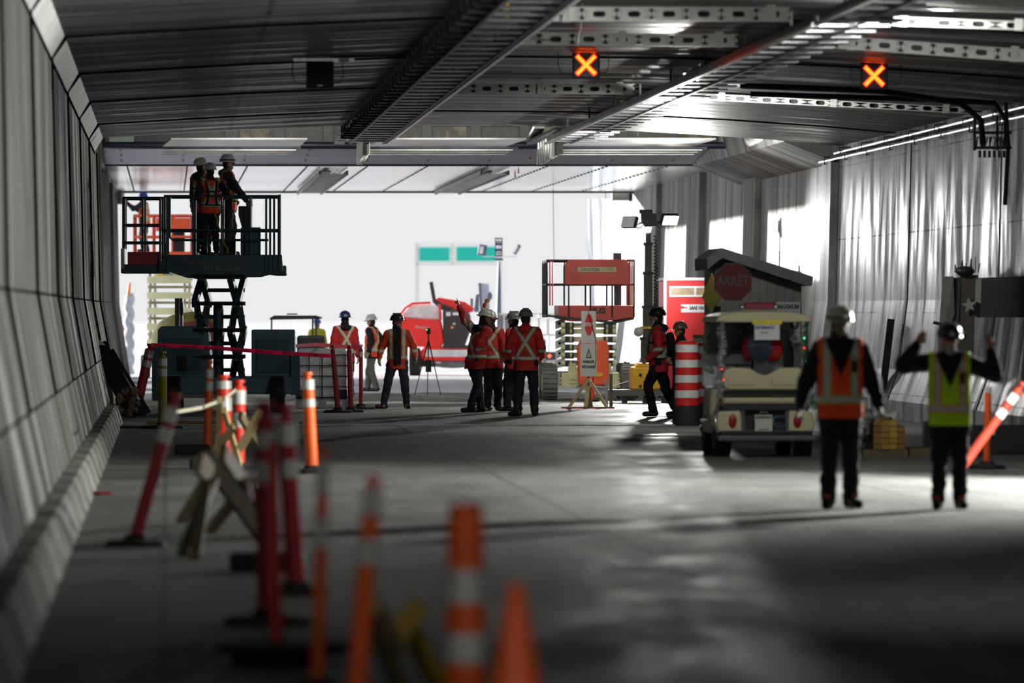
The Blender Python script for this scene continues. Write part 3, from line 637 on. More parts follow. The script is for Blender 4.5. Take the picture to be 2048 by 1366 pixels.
# ------------------------------------------------------------------ people
def hand_prims(b, W, d, n, pose, r=0.0095, big=1.0):
    """palm, four fingers with two bends and a thumb; d = forearm direction, n = palm normal"""
    d = Vector(d).normalized(); n = Vector(n); n = (n-d*n.dot(d)).normalized(); t = d.cross(n)
    curl = {'relax': (20, 35, 20), 'open': (4, 6, 4), 'fist': (70, 80, 45), 'hold': (45, 55, 30)}.get(pose, (70, 80, 45))
    for i, (off, L) in enumerate(((-0.030, 0.066), (-0.010, 0.075), (0.010, 0.070), (0.029, 0.055))):
        kn = W+(d*0.088+t*off)*big; b.cap(W+(d*0.012+t*off*0.7)*big, kn, 0.017*big, 0.014*big, 8)
        c = (2, 3, 2) if (pose == 'point' and i == 0) else curl
        p = kn; a = 0; sp = off*3.0 if pose == 'open' else off*0.8
        for seg, frac in zip(c, (0.45, 0.32, 0.25)):
            a += math.radians(seg); q = p+(d*math.cos(a)+n*math.sin(a)+t*sp).normalized()*L*frac*1.05*big; b.cap(p, q, r*big, r*0.92*big, 7); p = q
    p = W+(d*0.022-t*0.028)*big; q = p+(d*0.035-t*0.03+n*0.012)*big; b.cap(p, q, r*1.5*big, r*1.2*big, 7)
    b.cap(q, q+(d*0.034-t*(0.004 if pose != 'open' else 0.02)+n*0.006)*big, r*1.15*big, r*big, 7)
def person(name_loc, label, H=1.78, rz=0.0, feet=((0.12, 0), (-0.12, 0)), lean=(0, 0), wrists=None, poses=('relax', 'relax'), palm=None, yaw=0, pitch=0, roll=0,
           top=None, vest=None, pants=None, helmet=(210, 210, 205), gloves=None, open_front=False, hood=False, beard=None, goggles=False, harness=False,
           radio=False, backpack=False, bulk=0.010, zoff=0.0, wrlocal=False, knee=(0, -1, 0.1), vox=0.013, skin=None, lamp_on=False, toes=None, collar=None, lace=None, hip=None):
    """standing figure; lengths in a 1.83 m frame scaled to H; local -Y is the way the body faces.
    feet, wrists and lean are (dx, dy[, dz]) in world directions"""
    sc = H/1.86; t = thing('person', (name_loc[0], name_loc[1], zoff), label, 'person', rz); t.scale = (sc, sc, sc)
    inv = Matrix.Rotation(-rz, 3, 'Z')
    def wl(v): return inv@(Vector((v[0], v[1], 0))/sc)
    lv = wl(lean)
    hv = wl(hip) if hip else Vector((0, 0, 0))
    drop = 0
    feet = list(feet); toes = list(toes) if toes else None; poses = list(poses); palm = list(palm) if palm else None; wrists = list(wrists) if wrists else None
    if wl(feet[0]).x < wl(feet[1]).x:
        feet.reverse()
        if toes: toes.reverse()
    if wrists and wl(wrists[0]).x < wl(wrists[1]).x:
        wrists.reverse(); poses.reverse()
        if palm: palm.reverse()
    ank = []
    for f in feet: a = wl(f); a.z = 0.085; ank.append(a)
    hips = [Vector((s*0.095, 0, 0.93))+hv for s in (1, -1)]
    # lower the pelvis so that both legs reach
    need = 0
    for h_, a in zip(hips, ank):
        hor = math.hypot(a.x-h_.x, a.y-h_.y); mx = math.sqrt(max(0.855**2-hor**2, 0.01)); need = max(need, (0.93-0.085)-mx)
    dz = -max(need, 0)
    hips = [h_+Vector((0, 0, dz)) for h_ in hips]
    Z = lambda z: z+dz
    sp = lambda z: Vector((hv.x, hv.y, 0))+lv*max(0, (z-0.95)/0.55)     # spine offset at a height
    sh = [Vector((s*0.185, 0, Z(1.455)))+sp(1.455) for s in (1, -1)]
    knees = [];
    for i, (h_, a) in enumerate(zip(hips, ank)):
        kn, a2 = ik(h_, a, 0.43, 0.43, knee); knees.append(kn); ank[i] = a2 if (a2-a).length < 0.03 else a
    el = []; wr = []
    for i, s in enumerate((1, -1)):
        if wrists and wrists[i] is not None:
            q = wrists[i]; W = wl(q); W.z = q[2]/sc-0; 
            if not wrlocal: pass
        else: W = Vector((s*0.29, -0.06, Z(0.90)))+sp(1.3)*0.8
        e, W = ik(sh[i], W, 0.30, 0.265, (s*0.45, 0.9, -0.5) if W.z < 1.5 else (s*0.55, 0.15, -1.0)); el.append(e); wr.append(W)
    HM = Matrix.Translation(Vector((0, -0.015, Z(1.60)))+sp(1.62)) @ Euler((math.radians(pitch), math.radians(roll), math.radians(yaw)), 'XYZ').to_matrix().to_4x4()
    # ---- body: one continuous surface
    b = MB(); R1 = (1, 0, 0)
    b.cap(hips[0]*0.7+hips[1]*0.3, hips[1]*0.7+hips[0]*0.3, 0.115, 0.115)
    b.cap(Vector((0, 0, Z(1.0)))+sp(1.0), Vector((0, 0, Z(1.32)))+sp(1.32), 0.145, 0.165, 14, 0.68, ref=R1)
    b.cap(sh[0]*0.85+sh[1]*0.15, sh[1]*0.85+sh[0]*0.15, 0.07, 0.07)
    b.cap(Vector((0, 0, Z(1.43)))+sp(1.43), HM@Vector((0, 0.01, 0)), 0.062, 0.056)
    for i in (0, 1):
        b.cap(hips[i], knees[i], 0.088, 0.058); b.cap(knees[i], knees[i].lerp(ank[i], 0.35), 0.056, 0.058); b.cap(knees[i].lerp(ank[i], 0.35), ank[i], 0.056, 0.038)
        b.cap(sh[i], el[i], 0.052, 0.042); b.cap(el[i], wr[i], 0.042, 0.028)
        b.cap(ank[i], ank[i]+Vector((0, -0.12, -0.04)), 0.035, 0.028)
        fd = (wr[i]-el[i]).normalized(); pn = palm[i] if palm else (-1 if i == 0 else 1, -0.3, 0)
        if gloves is None: hand_prims(b, wr[i], fd, pn, poses[i], 0.0095 if vox < 0.01 else 0.0125, 1.0)
    hb = MB(); hb.ell((0, 0.0, 0.085), (0.074, 0.093, 0.112)); hb.ell((0, -0.032, 0.025), (0.056, 0.058, 0.058)); hb.ell((0, -0.055, -0.012), (0.028, 0.028, 0.022))
    hb.cap((0, -0.092, 0.085), (0, -0.112, 0.048), 0.009, 0.015, 7); hb.cap((-0.035, -0.078, 0.102), (0.035, -0.078, 0.102), 0.014, 0.014, 7)
    hb.ell((0, -0.088, 0.008), (0.024, 0.012, 0.009))
    for s in (1, -1): hb.ell((s*0.077, 0.01, 0.065), (0.012, 0.022, 0.032), 8)
    hb.xf(HM); b.add(hb.v, hb.f)
    ms = skin or M_skin
    solid(b, 'body', vox, ms, t, sm=1 if vox < 0.01 else 2)
    e = MB(); 
    for s in (1, -1): e.ell((s*0.031, -0.083, 0.083), (0.014, 0.009, 0.008), 8)
    e.xf(HM); e.build('eyes', M_eye, t, smooth='all')
    hm = MB(); hm.ell((0, 0.022, 0.075), (0.082, 0.085, 0.105)); hm.xf(HM); hm.build('hair', M_hair, t, smooth='all')
    if beard: x = MB(); x.ell((0, -0.045, 0.0), (0.066, 0.062, 0.062)); x.ell((0, -0.05, -0.04), (0.045, 0.045, 0.04)); x.xf(HM); solid(x, 'beard', 0.01, beard, t, wr=0.006, wscale=40)
    # ---- trousers
    b = MB(); b.cap(hips[0]*0.75+hips[1]*0.25, hips[1]*0.75+hips[0]*0.25, 0.135, 0.135, 12)
    b.cap(Vector((0, 0, Z(0.92)))+hv, Vector((0, 0, Z(1.04)))+sp(1.04), 0.15, 0.145, 14, 0.75, ref=R1)
    for i in (0, 1):
        a = ank[i]+Vector((0, 0, 0.02)); b.cap(hips[i], knees[i], 0.115, 0.085, 12); b.cap(knees[i], a, 0.085, 0.072, 12)
    solid(b, 'trousers', 0.017, pants or M_navy, t, wr=0.016)
    # ---- boots
    for i in (0, 1):
        a = ank[i]; dirv = Vector((0, -1, 0))
        if toes: dirv = wl(toes[i]).normalized()
        elif i == 0: dirv = Vector((0.25, -1, 0)).normalized()
        else: dirv = Vector((-0.25, -1, 0)).normalized()
        b = MB(); g = Vector((a.x, a.y, 0)); b.cap(g+Vector((0, 0, 0.06))-dirv*0.03, g+Vector((0, 0, 0.19)), 0.055, 0.06)
        b.cap(g+Vector((0, 0, 0.055))-dirv*0.045, g+Vector((0, 0, 0.045))+dirv*0.14, 0.05, 0.045); b.cap(g+Vector((0, 0, 0.035))-dirv*0.05, g+Vector((0, 0, 0.035))+dirv*0.15, 0.034, 0.034)
        o = solid(b, 'boot', 0.012, M_boot if not lace else M_blackc, t, cut=None)
        for v in o.data.vertices: v.co.z = max(v.co.z, 0.004)
        if lace: MB().box(g+Vector((0, 0, 0.12))+dirv*0.06, (0.05, 0.06, 0.02)).build('boot_lace', lace, t)
    # ---- jacket or shirt
    def torso(b, g, hem, arms=True, sleeve=1.0):
        g += bulk; b.cap(Vector((0, 0, Z(hem)-0.02))+hv+sp(hem)*0, Vector((0, 0, Z(1.30)))+sp(1.30), 0.172+g, 0.172+g*0.8, 16, 0.80, ref=R1)
        b.cap(sh[0]*0.86+sh[1]*0.14, sh[1]*0.86+sh[0]*0.14, 0.068+g, 0.068+g, 12)
        if arms:
            for i in (0, 1):
                b.cap(sh[i], el[i], 0.064+g*0.75, 0.054+g*0.7, 12); w_ = el[i].lerp(wr[i], 0.92*sleeve); b.cap(el[i], w_, 0.054+g*0.7, 0.040+g*0.5, 12)
    b = MB(); torso(b, 0.022, 0.80)
    b.cap(Vector((0, 0, Z(1.45)))+sp(1.45), HM@Vector((0, 0.012, -0.035)), 0.088, 0.078)
    if hood: b.ell(Vector((0, 0.10, Z(1.50)))+sp(1.5), (0.13, 0.10, 0.08))
    zc = Z(0.79)
    o = solid(b, 'jacket', 0.016, top or M_blackc, t, wr=0.014, cut=lambda c: c.z < zc)
    if collar: x = MB(); x.cap(Vector((0, 0, Z(1.47)))+sp(1.47), HM@Vector((0, 0.015, -0.025)), 0.095, 0.088); x.ell(Vector((0, 0.09, Z(1.51)))+sp(1.5), (0.12, 0.09, 0.07)); solid(x, 'hood', 0.014, collar, t, wr=0.012)
    if open_front:
        b = MB(); torso(b, 0.046, 0.80, arms=False)
        solid(b, 'inner_shirt', 0.016, M_blackc, t, cut=lambda c: c.z < Z(0.86) or c.y > -0.03 or abs(c.x-sp(c.z).x) > 0.075, wr=0.004)
    if vest:
        b = MB(); torso(b, 0.045, 0.80, arms=False)
        def vc(c):
            q = c-sp(c.z); z = c.z-dz
            return z < 0.83 or (q.y < 0.0 and abs(q.x) < (z-1.20)*0.42) or (abs(q.x) < 0.09 and z > 1.50) or abs(q.x) > 0.205 or z > 1.56
        o = solid(b, 'safety_vest', 0.014, vest, t, wr=0.010, cut=vc); sd = o.modifiers.new('s', 'SOLIDIFY'); sd.thickness = 0.008
    if gloves is not None:
        for i in (0, 1):
            fd = (wr[i]-el[i]).normalized(); pn = palm[i] if palm else (-1 if i == 0 else 1, -0.3, 0)
            b = MB(); hand_prims(b, wr[i], fd, pn, poses[i], 0.0125, 1.08); b.cap(wr[i]-fd*0.05, wr[i]+fd*0.02, 0.042, 0.036)
            solid(b, 'glove', 0.010, gloves, t, sm=1)
    # ---- hard hat
    hmt = mat('hat_%d_%d_%d' % helmet, helmet, 0.28, var=0.15, scale=10, spec=0.6, bump=0.03)
    b = MB(); prof = [(1.20, 0.0), (1.05, 0.004), (1.0, 0.012), (0.97, 0.045), (0.88, 0.078), (0.7, 0.105), (0.42, 0.124), (0.12, 0.130)]
    b.lathe([(r*0.120, z*1.08) for r, z in prof], (0, 0.012, 0.114), 22, 1.0, 1.20)
    vs_ = [Vector((x*0.115, -0.115-y_*0.06, 0.118-y_*0.01)) for x, y_ in ((-0.85, 0), (-0.6, 0.75), (0, 1.0), (0.6, 0.75), (0.85, 0))]; b.plate(vs_, 0.006)
    b.bb(-0.012, 0.012, -0.08, 0.11, 0.240, 0.262); rim = hmt
    b.xf(HM); ho = b.build('hard_hat', hmt, t, smooth=True)
    if goggles:
        g_ = MB(); g_.tube([HM@Vector((0.118*math.cos(a), 0.012+0.142*math.sin(a), 0.150)) for a in [2*PI*i/18 for i in range(19)]], 0.012, 6, cap=False); g_.build('hat_strap', M_black, ho)
    if lamp_on: x = MB(); x.cap(HM@Vector((0, -0.125, 0.165)), HM@Vector((0, -0.155, 0.165)), 0.022, 0.022); x.build('head_lamp', M_reflw, ho)
    if goggles == 2 or goggles == 3:
        x = MB(); x.cap(HM@Vector((-0.04, -0.10, 0.082)), HM@Vector((0.04, -0.10, 0.082)), 0.026, 0.026); x.build('safety_glasses', mat('glass_smoke', (120, 124, 130), 0.15), t, smooth='all')
    if harness:
        b = MB(); g = 0.215
        for s in (1, -1):
            b.tube([Vector((s*0.11, 0.17, Z(1.0)))+sp(1.0), Vector((s*0.07, 0.185, Z(1.2)))+sp(1.2), Vector((s*0.12, 0.12, Z(1.50)))+sp(1.5), Vector((s*0.12, -0.12, Z(1.48)))+sp(1.48), Vector((s*0.10, -0.18, Z(1.15)))+sp(1.15), Vector((s*0.12, -0.17, Z(0.95)))+sp(0.95)], 0.022, 6, 0.4)
        for z in (1.0, 1.27): b.tube([Vector((g*math.cos(a), 0.76*g*math.sin(a), Z(z)))+sp(z) for a in [2*PI*i/20 for i in range(21)]], 0.02, 6, cap=False)
        b.build('safety_harness', M_black, t, smooth='all')
    if backpack:
        b = MB(); b.cap(Vector((0, 0.20, Z(1.05)))+sp(1.05), Vector((0, 0.20, Z(1.34)))+sp(1.3), 0.12, 0.11, 12, 0.7, ref=R1); solid(b, 'backpack', 0.016, M_blackc, t, wr=0.01)
    if radio: MB().box(Vector((0.12, -0.195, Z(1.30)))+sp(1.3), (0.05, 0.035, 0.11)).build('radio', M_black, t, bevel=0.005)
    return t, wr, sc
W_ = (212, 212, 206)
S1 = 0.5
# two men in front on the right, facing the camera
person(G(1680, 220.5), 'person in orange vest and pale hard hat standing before the golf cart, arms down', 1.85, 0.0, ((0.10, 0.1), (-0.11, -0.1)), bulk=0.018, wrists=((0.35, -0.05, 0.93), (-0.36, 0.0, 0.93)), poses=('hold', 'hold'),
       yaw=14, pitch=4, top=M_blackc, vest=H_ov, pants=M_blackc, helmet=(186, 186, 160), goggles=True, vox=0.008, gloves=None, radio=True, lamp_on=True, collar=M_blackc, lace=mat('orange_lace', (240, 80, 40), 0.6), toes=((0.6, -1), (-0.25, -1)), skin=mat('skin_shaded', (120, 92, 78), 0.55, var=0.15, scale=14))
person(G(1898, 221), 'person in yellow-green vest and dark hard hat raising both hands', 1.70, 0.0, ((0.10, 0.05), (-0.10, -0.05)), bulk=0.02, wrists=((0.37, -0.10, 1.44), (-0.30, -0.10, 1.50)), poses=('open', 'relax'), palm=((-0.3, 0.6, 0.3), (0.3, 0.6, 0.3)),
       yaw=6, pitch=10, top=M_blackc, vest=H_yv, pants=M_blackc, helmet=(30, 36, 52), goggles=True, vox=0.008, beard=mat('grey_beard', (168, 160, 150), 0.9, var=0.3, scale=50), lamp_on=True, harness=False, gloves=None, lace=mat('orange_lace', (240, 80, 40), 0.6), radio=True)
# group in the middle
person(G(690, 100), 'person in red jacket and blue hard hat behind the white tank', 1.80, PI+0.25, top=H_red, pants=M_jean, helmet=(44, 60, 104), gloves=None, hood=False, collar=M_blackc)
person(G(744, 90), 'person in orange vest and khaki trousers standing sideways by the slim red tube', 1.72, -PI/2-0.35, ((0.09, -0.05), (-0.10, 0.05)), wrists=((-0.08, -0.3, 0.88), (0.18, 0.22, 0.9)), top=M_blackc, vest=H_ov, pants=M_khaki, helmet=W_, gloves=M_glove, toes=((-1, -0.3), (-1, 0.2)), pitch=8, knee=(0, -1, 0.1))
person(G(795, 109.4), 'person in open orange jacket, legs apart, by the tripod', 1.76, 0.0, ((0.17, 0.05), (-0.25, -0.02)), wrists=((0.33, -0.1, 0.93), (-0.33, -0.08, 0.92)), yaw=55, top=H_oj, open_front=True, pants=M_jean, helmet=(60, 50, 50), gloves=M_glove, goggles=True, collar=M_blackc, toes=((0.3, -1), (-1, -0.4)))
person(G(948, 113.2), 'person in a red jacket leaning and pointing up left with an outstretched arm', 1.84, PI-0.95, ((0.12, 0.06), (-0.06, -0.10)), lean=(0.15, 0.0), hip=(0.0, 0), wrists=((-0.26, 0.25, 1.88), (0.0, -0.12, 0.98)), poses=('point', 'fist'), palm=((0, 0, -1), (1, 0, 0)), yaw=-25, pitch=14, roll=8, top=H_red, pants=M_jean, helmet=(196, 190, 182), hood=False, collar=M_blackc, gloves=None, toes=((-1, 0.3), (-1, -0.2)))
person(G(984, 111.5), 'person with dark hood pointing straight up, right of the other pointing one', 1.80, PI-0.3, ((0.1, 0.04), (-0.08, -0.04)), lean=(-0.02, 0.0), wrists=((-0.10, 0.24, 1.98), (0.24, 0.05, 0.95)), poses=('point', 'fist'), palm=((0, 0, -1), (1, 0, 0)), yaw=10, pitch=12, top=H_red, pants=M_navy, helmet=(196, 190, 182), collar=M_blackc, toes=((0.1, 1), (0.4, 1)))
person(G(1028, 112.2), 'person in red jacket half hidden behind the nearest back-turned person', 1.79, -PI/2-0.5, ((0.07, 0.02), (-0.12, 0.0)), wrists=((-0.16, -0.2, 0.98), (0.1, 0.2, 0.98)), top=H_red, pants=M_navy, helmet=(120, 116, 112), collar=M_blackc, toes=((-1, -0.1), (-1, 0.1)))
person(G(1052, 117.8), 'person seen from behind, crossed white tape on red jacket, nearest of the middle group', 1.84, PI-0.12, ((0.15, 0.0), (-0.15, -0.02)), wrists=((0.25, 0.03, 0.98), (-0.24, 0.02, 0.98)), poses=('fist', 'fist'), yaw=-20, top=H_red, pants=M_navy, helmet=(104, 106, 108), hood=True, toes=((0.2, 1), (-0.9, 0.5)))
# walking left with a harness; the one behind the drum
person(G(1318, 118), 'person in red jacket and black harness walking left past the yellow machine', 1.90, -PI/2-0.12, ((-0.10, 0.0), (0.30, 0.05)), lean=(-0.02, 0), wrists=((-0.12, 0.1, 1.0), (-0.20, -0.2, 0.98)), poses=('fist', 'hold'), top=H_red, pants=M_blackc, helmet=(40, 38, 40), goggles=2, harness=True, backpack=True, collar=M_blackc, toes=((-1, 0), (-0.8, -0.1)), beard=mat('face_mask', (150, 158, 170), 0.6))
person(G(1362, 120), 'person in dark clothes and brown hard hat behind the striped drum', 1.62, -PI/2+0.1, ((-0.08, 0), (0.10, 0)), wrists=((-0.1, 0.2, 0.95), (-0.15, -0.2, 0.98)), top=M_blackc, pants=M_blackc, helmet=(120, 96, 82), vest=None, pitch=5, toes=((-1, 0), (-1, 0)))
# three on the left lift platform, one on the far lift
zp = 2.79
person(G(403, 108.5), 'person in orange vest with dark hood on the lift, rear left of three', 1.84, PI-0.75, ((0.10, 0.05), (-0.10, 0.0)), top=M_navy, vest=H_ov, pants=M_navy, helmet=W_, hood=True, harness=True, yaw=-15, pitch=-8, zoff=zp, collar=M_blackc)
person(G(420, 112.5), 'person in orange vest on the lift, shortest and nearest of three', 1.64, PI+0.3, ((0.12, 0.0), (-0.10, 0.0)), wrists=((0.22, 0.1, zp-zp+1.0), (-0.2, 0.1, 1.0)), top=M_navy, vest=H_ov, pants=M_navy, helmet=W_, harness=True, yaw=20, zoff=zp)
person(G(455, 109.8), 'person in orange vest and glasses on the lift, rightmost of three', 1.86, PI/2+0.1, ((0.05, 0.05), (-0.08, 0.0)), wrists=((0.38, -0.2, 0.98), (0.1, 0.25, 1.0)), poses=('relax', 'fist'), top=M_navy, vest=H_ov, pants=M_navy, helmet=W_, harness=True, goggles=3, yaw=0, pitch=0, zoff=zp, collar=M_khaki)
person(G(290, 75), 'person in orange vest and blue hard hat reaching left on the far orange lift', 1.60, -PI/2-0.3, ((0.05, 0.1), (-0.05, 0.0)), wrists=((-0.45, -0.2, 1.30), (-0.40, 0.2, 1.24)), poses=('hold', 'hold'), lean=(-0.05, 0), top=M_jean, vest=hivis('sunny_orange_vest', (250, 140, 40), (230, 220, 60), arms=False), pants=M_khaki, helmet=(24, 84, 190), harness=False, roll=0, pitch=-12, zoff=3.36)
person(G(634, 78), 'person in yellow with a blue hard hat far outside, behind the roofed cart', 1.6, 0.4, top=mat('yellow_cloth', (210, 206, 60), 0.8), pants=M_jean, helmet=(60, 120, 190))
# ------------------------------------------------------------------ lifts
def guard(t, x0, x1, y0, y1, z0, z1, m, nx=3, mids=(0.5,), r=0.022, ny=2):
    for (a, c, n, nm) in (((x0, y0), (x1, y0), nx, 'front'), ((x0, y1), (x1, y1), nx, 'rear'), ((x0, y0), (x0, y1), ny, 'l'), ((x1, y0), (x1, y1), ny, 'r')):
        b = MB(); A = Vector((*a, 0)); C_ = Vector((*c, 0))
        for z in [z1]+[z0+(z1-z0)*f for f in mids]: b.tube([A+Vector((0, 0, z)), C_+Vector((0, 0, z))], r, 8)
        for i in range(n+1): q = A.lerp(C_, i/n); b.tube([q+Vector((0, 0, z0)), q+Vector((0, 0, z1))], r*0.9, 8)
        b.build('guard_rail', m, t, smooth=True)
def wheel(t, c, r, w_, m=None, axis='x', hub=None):
    R = Matrix.Rotation(PI/2, 3, 'Y') if axis == 'x' else Matrix.Rotation(PI/2, 3, 'X')
    b = MB(); b.lathe([(r*0.55, -w_/2), (r*0.92, -w_/2), (r, -w_*0.36), (r, w_*0.36), (r*0.92, w_/2), (r*0.55, w_/2)], c, 24, rot=R)
    for i in range(24):
        a = 2*PI*i/24; v = R@Vector((math.cos(a)*r, math.sin(a)*r, 0)); b.box(Vector(c)+v, (w_*0.85 if axis == 'x' else 0.025, w_*0.85 if axis == 'y' else 0.03, 0.03), rot=Matrix.Rotation(a, 3, 'X') if axis == 'x' else Matrix.Rotation(-a, 3, 'Y'))
    o = b.build('wheel', m or M_black, t, smooth=True)
    MB().lathe([(r*0.54, -w_*0.3), (r*0.5, -w_*0.52), (r*0.15, -w_*0.45), (r*0.15, w_*0.45), (r*0.5, w_*0.52), (r*0.54, w_*0.3)], c, 16, rot=R).build('rim', hub or M_dark, o)
    return o
def scissors(t, xo, xi, hl, z0, z1, n, m, pm, cx=0.0, w_=0.14, slant=0.0, aw=0.06):
    dz = (z1-z0)/n
    for i in range(n):
        a, c = z0+dz*i, z0+dz*(i+1); sl = slant*(1 if i % 2 else -1)
        for x in (-xo, xo): MB().bar((cx+x-sl, -hl, a), (cx+x+sl, hl, c), aw, w_).build('scissor_arm', m, t)
        for x in (-xi, xi): MB().bar((cx+x+sl, hl, a), (cx+x-sl, -hl, c), aw, w_).build('scissor_arm', m, t)
        for y in (-hl, 0, hl): MB().tube([(cx-xo-0.07, y, (a+c)/2 if y == 0 else c), (cx+xo+0.07, y, (a+c)/2 if y == 0 else c)], 0.035, 8).build('cross_pin', pm, t)
# teal lift on the left with three men
t = thing('scissor_lift', G(437, 112)+Vector((0, 0, 0)), 'large dark teal scissor lift raised on the left, carrying three workers', 'scissor lift', 0.03)
MB().bb(-1.0, 1.32, -0.9, 0.9, 0.32, 0.62).build('chassis', M_teal, t, bevel=0.02)
for x, y in ((-0.78, -0.85), (1.06, -0.85), (-0.78, 0.95), (1.06, 0.95)): wheel(t, (x, y, 0.31), 0.31, 0.26)
o = MB().prism([(-1.06, 0.55), (-0.15, 0.55), (-0.15, 1.40), (-0.24, 1.52), (-1.0, 1.52), (-1.06, 1.45)], -0.75, 0.6).build('engine_cabinet', M_teal, t, bevel=0.02)
MB().bb(-0.95, -0.28, -0.78, -0.75, 0.68, 1.30).build('cabinet_door', M_teald, o, bevel=0.01)
b = MB()
for i in range(6): b.bb(-0.42+i*0.03-0.3, -0.40+i*0.03-0.3, -0.80, -0.78, 0.72, 1.0)
b.build('vent', M_black, o)
o = MB().bb(0.60, 1.37, -0.75, 0.6, 0.42, 1.46).build('hydraulic_cabinet', M_teal, t, bevel=0.02)
MB().bb(0.68, 1.28, -0.78, -0.75, 0.7, 1.28).build('cabinet_door', M_teald, o, bevel=0.01)
MB().bb(1.3, 1.46, -0.85, -0.6, 0.3, 1.05).build('outrigger', M_teald, t)
MB().bb(-1.16, -1.02, -0.85, -0.6, 0.2, 1.15).build('outrigger', M_teald, t)
MB().tube([(-0.71, 0.2, 1.45), (-0.71, 0.2, 2.02)], 0.075, 14).build('exhaust_stack', M_steel, t, smooth=True)
MB().prism([(-0.5, 0.35), (0.5, 0.35), (0.3, 0.6), (-0.3, 0.6)], -0.8, 0.8).build('arm_base', M_teald, t)
MB().cap((0, -0.1, 0.55), (0, -0.1, 1.86), 0.095, 0.09, 14).build('lift_cylinder', M_teald, t, smooth='all')
scissors(t, 0.38, 0.25, 0.75, 0.5, 2.4, 4, M_teald, M_dark, 0.02, 0.15, 0.05, 0.10)
fl = MB(); fl.prism([(-0.95, 2.79), (1.14, 2.79), (1.16, 2.5), (1.05, 2.42), (0.9, 2.44), (0.75, 2.40), (-0.55, 2.38), (-0.9, 2.5), (-1.05, 2.55)], -0.62, 0.85)
pf = fl.build('platform', M_teald, t, bevel=0.01)
MB().bb(-1.72, -0.9, -0.55, 0.75, 2.46, 2.62).build('extension_deck', M_teald, t, bevel=0.01)
MB().bb(-1.60, -1.02, -0.58, -0.54, 2.62, 2.84).build('toe_board', M_maroon, t)
MB().bb(-1.72, -1.66, -0.58, 0.7, 2.55, 2.9).build('side_flap', M_steel, t)
guard(t, -0.94, 1.08, -0.60, 0.8, 2.79, 3.83, M_teald, 4, (0.42,))
guard(t, -1.68, -0.98, -0.52, 0.72, 2.6, 3.80, M_teald, 2, (0.34, 0.6))
b = MB(); b.tube([(-0.85, -0.62, 3.83), (-0.85, -0.62, 3.1), (-0.8, -0.62, 3.05), (0.9, -0.62, 3.05)], 0.022, 8); b.build('gate_rail', M_teald, t)
for x in (-1.02, -0.88, 0.86, 0.93, 1.0, 1.10): MB().bb(x-0.02, x+0.02, -0.66, -0.60, 2.5, 3.8 if x != 1.10 else 3.86).build('post', M_teald, t)
o = MB().bb(0.40, 0.76, -0.35, 0.0, 2.79, 3.28).build('equipment_box', M_teald, t, bevel=0.02)
MB().prism([(0.42, 3.28), (0.60, 3.28), (0.60, 3.66), (0.36, 3.66), (0.36, 3.5)], -0.3, -0.05).build('control_panel', M_dark, t, bevel=0.01)
MB().bb(-0.05, 0.3, 0.45, 0.75, 2.79, 3.05).build('tool_box', M_dark, t, bevel=0.01)
MB().bb(1.02, 1.22, -0.5, 0.7, 2.42, 2.6).build('end_roller', M_teald, t, bevel=0.03)
lt = mat('faded_lettering', (112, 104, 104), 0.6, bump=0)
text('Revêtement G.D.R. inc. 450', 0.135, (0.02, -0.628, 2.66), lt, t, sx=0.82, bold=0.002)
text('PH 40-06-04', 0.125, (0.08, -0.628, 2.54), mat('faded_lettering2', (124, 122, 120), 0.6, bump=0), t, bold=0.002)
b = MB()
for i in range(30): b.plate([(-0.5+i*0.042, -0.627, 2.44), (-0.48+i*0.042, -0.627, 2.44), (-0.46+i*0.042, -0.627, 2.475), (-0.48+i*0.042, -0.627, 2.475)], 0.003)
b.build('warning_stripe', lt, t)
b = MB(); b.tube([(-0.25+0.03*i+0.02*math.sin(i*2), 0.0, 3.5-0.7*i/8) for i in range(9)], 0.018, 6); tag(b.build('safety_lanyard', M_yelgr, None, loc=None), 'green rope lanyard hanging from a worker on the left lift', 'lanyard').location = G(446, 113.5)+Vector((0.1, 0, 0))
# orange and cream lift far left
t = thing('scissor_lift', G(340, 75), 'sunlit cream and orange scissor lift far left behind the teal one', 'scissor lift', 0.04)
MB().bb(-0.7, 0.7, -1.2, 1.2, 0.3, 0.55).build('chassis', M_cream, t)
for x, y in ((-0.65, -0.9), (0.65, -0.9), (-0.65, 0.9), (0.65, 0.9)): wheel(t, (x, y, 0.3), 0.3, 0.2)
scissors(t, 0.52, 0.40, 0.9, 0.55, 3.05, 6, M_cream, M_cream, 0.0, 0.12)
for i in range(6):
    z = 0.95+i*0.415; MB().bb(-0.58, 0.58, -1.02, -0.96, z-0.09, z+0.09).build('cross_plate', M_cream, t)
bb_ = MB().bb(-0.4, 0.55, -1.06, -1.02, 2.70, 2.86).build('name_board', M_cream, t); text('LOU-TEC', 0.13, (0.1, -1.064, 2.78), M_letterb, t, bold=0.004)
MB().bb(-0.32, -0.17, -1.065, -1.06, 2.72, 2.84).build('yellow_mark', M_yellow, t)
MB().bb(-0.95, 0.6, -1.0, 1.0, 3.15, 3.36).build('platform', M_orp, t, bevel=0.01)
guard(t, -0.93, 0.58, -0.98, 0.98, 3.3, 4.32, M_orp, 3, (0.45,), 0.028)
MB().bb(-0.35, 0.55, -1.02, -0.98, 3.9, 4.25).build('rail_panel', M_orp, t); MB().bb(0.05, 0.4, -0.7, -0.4, 3.3, 4.0).build('control_box', M_dark, t)
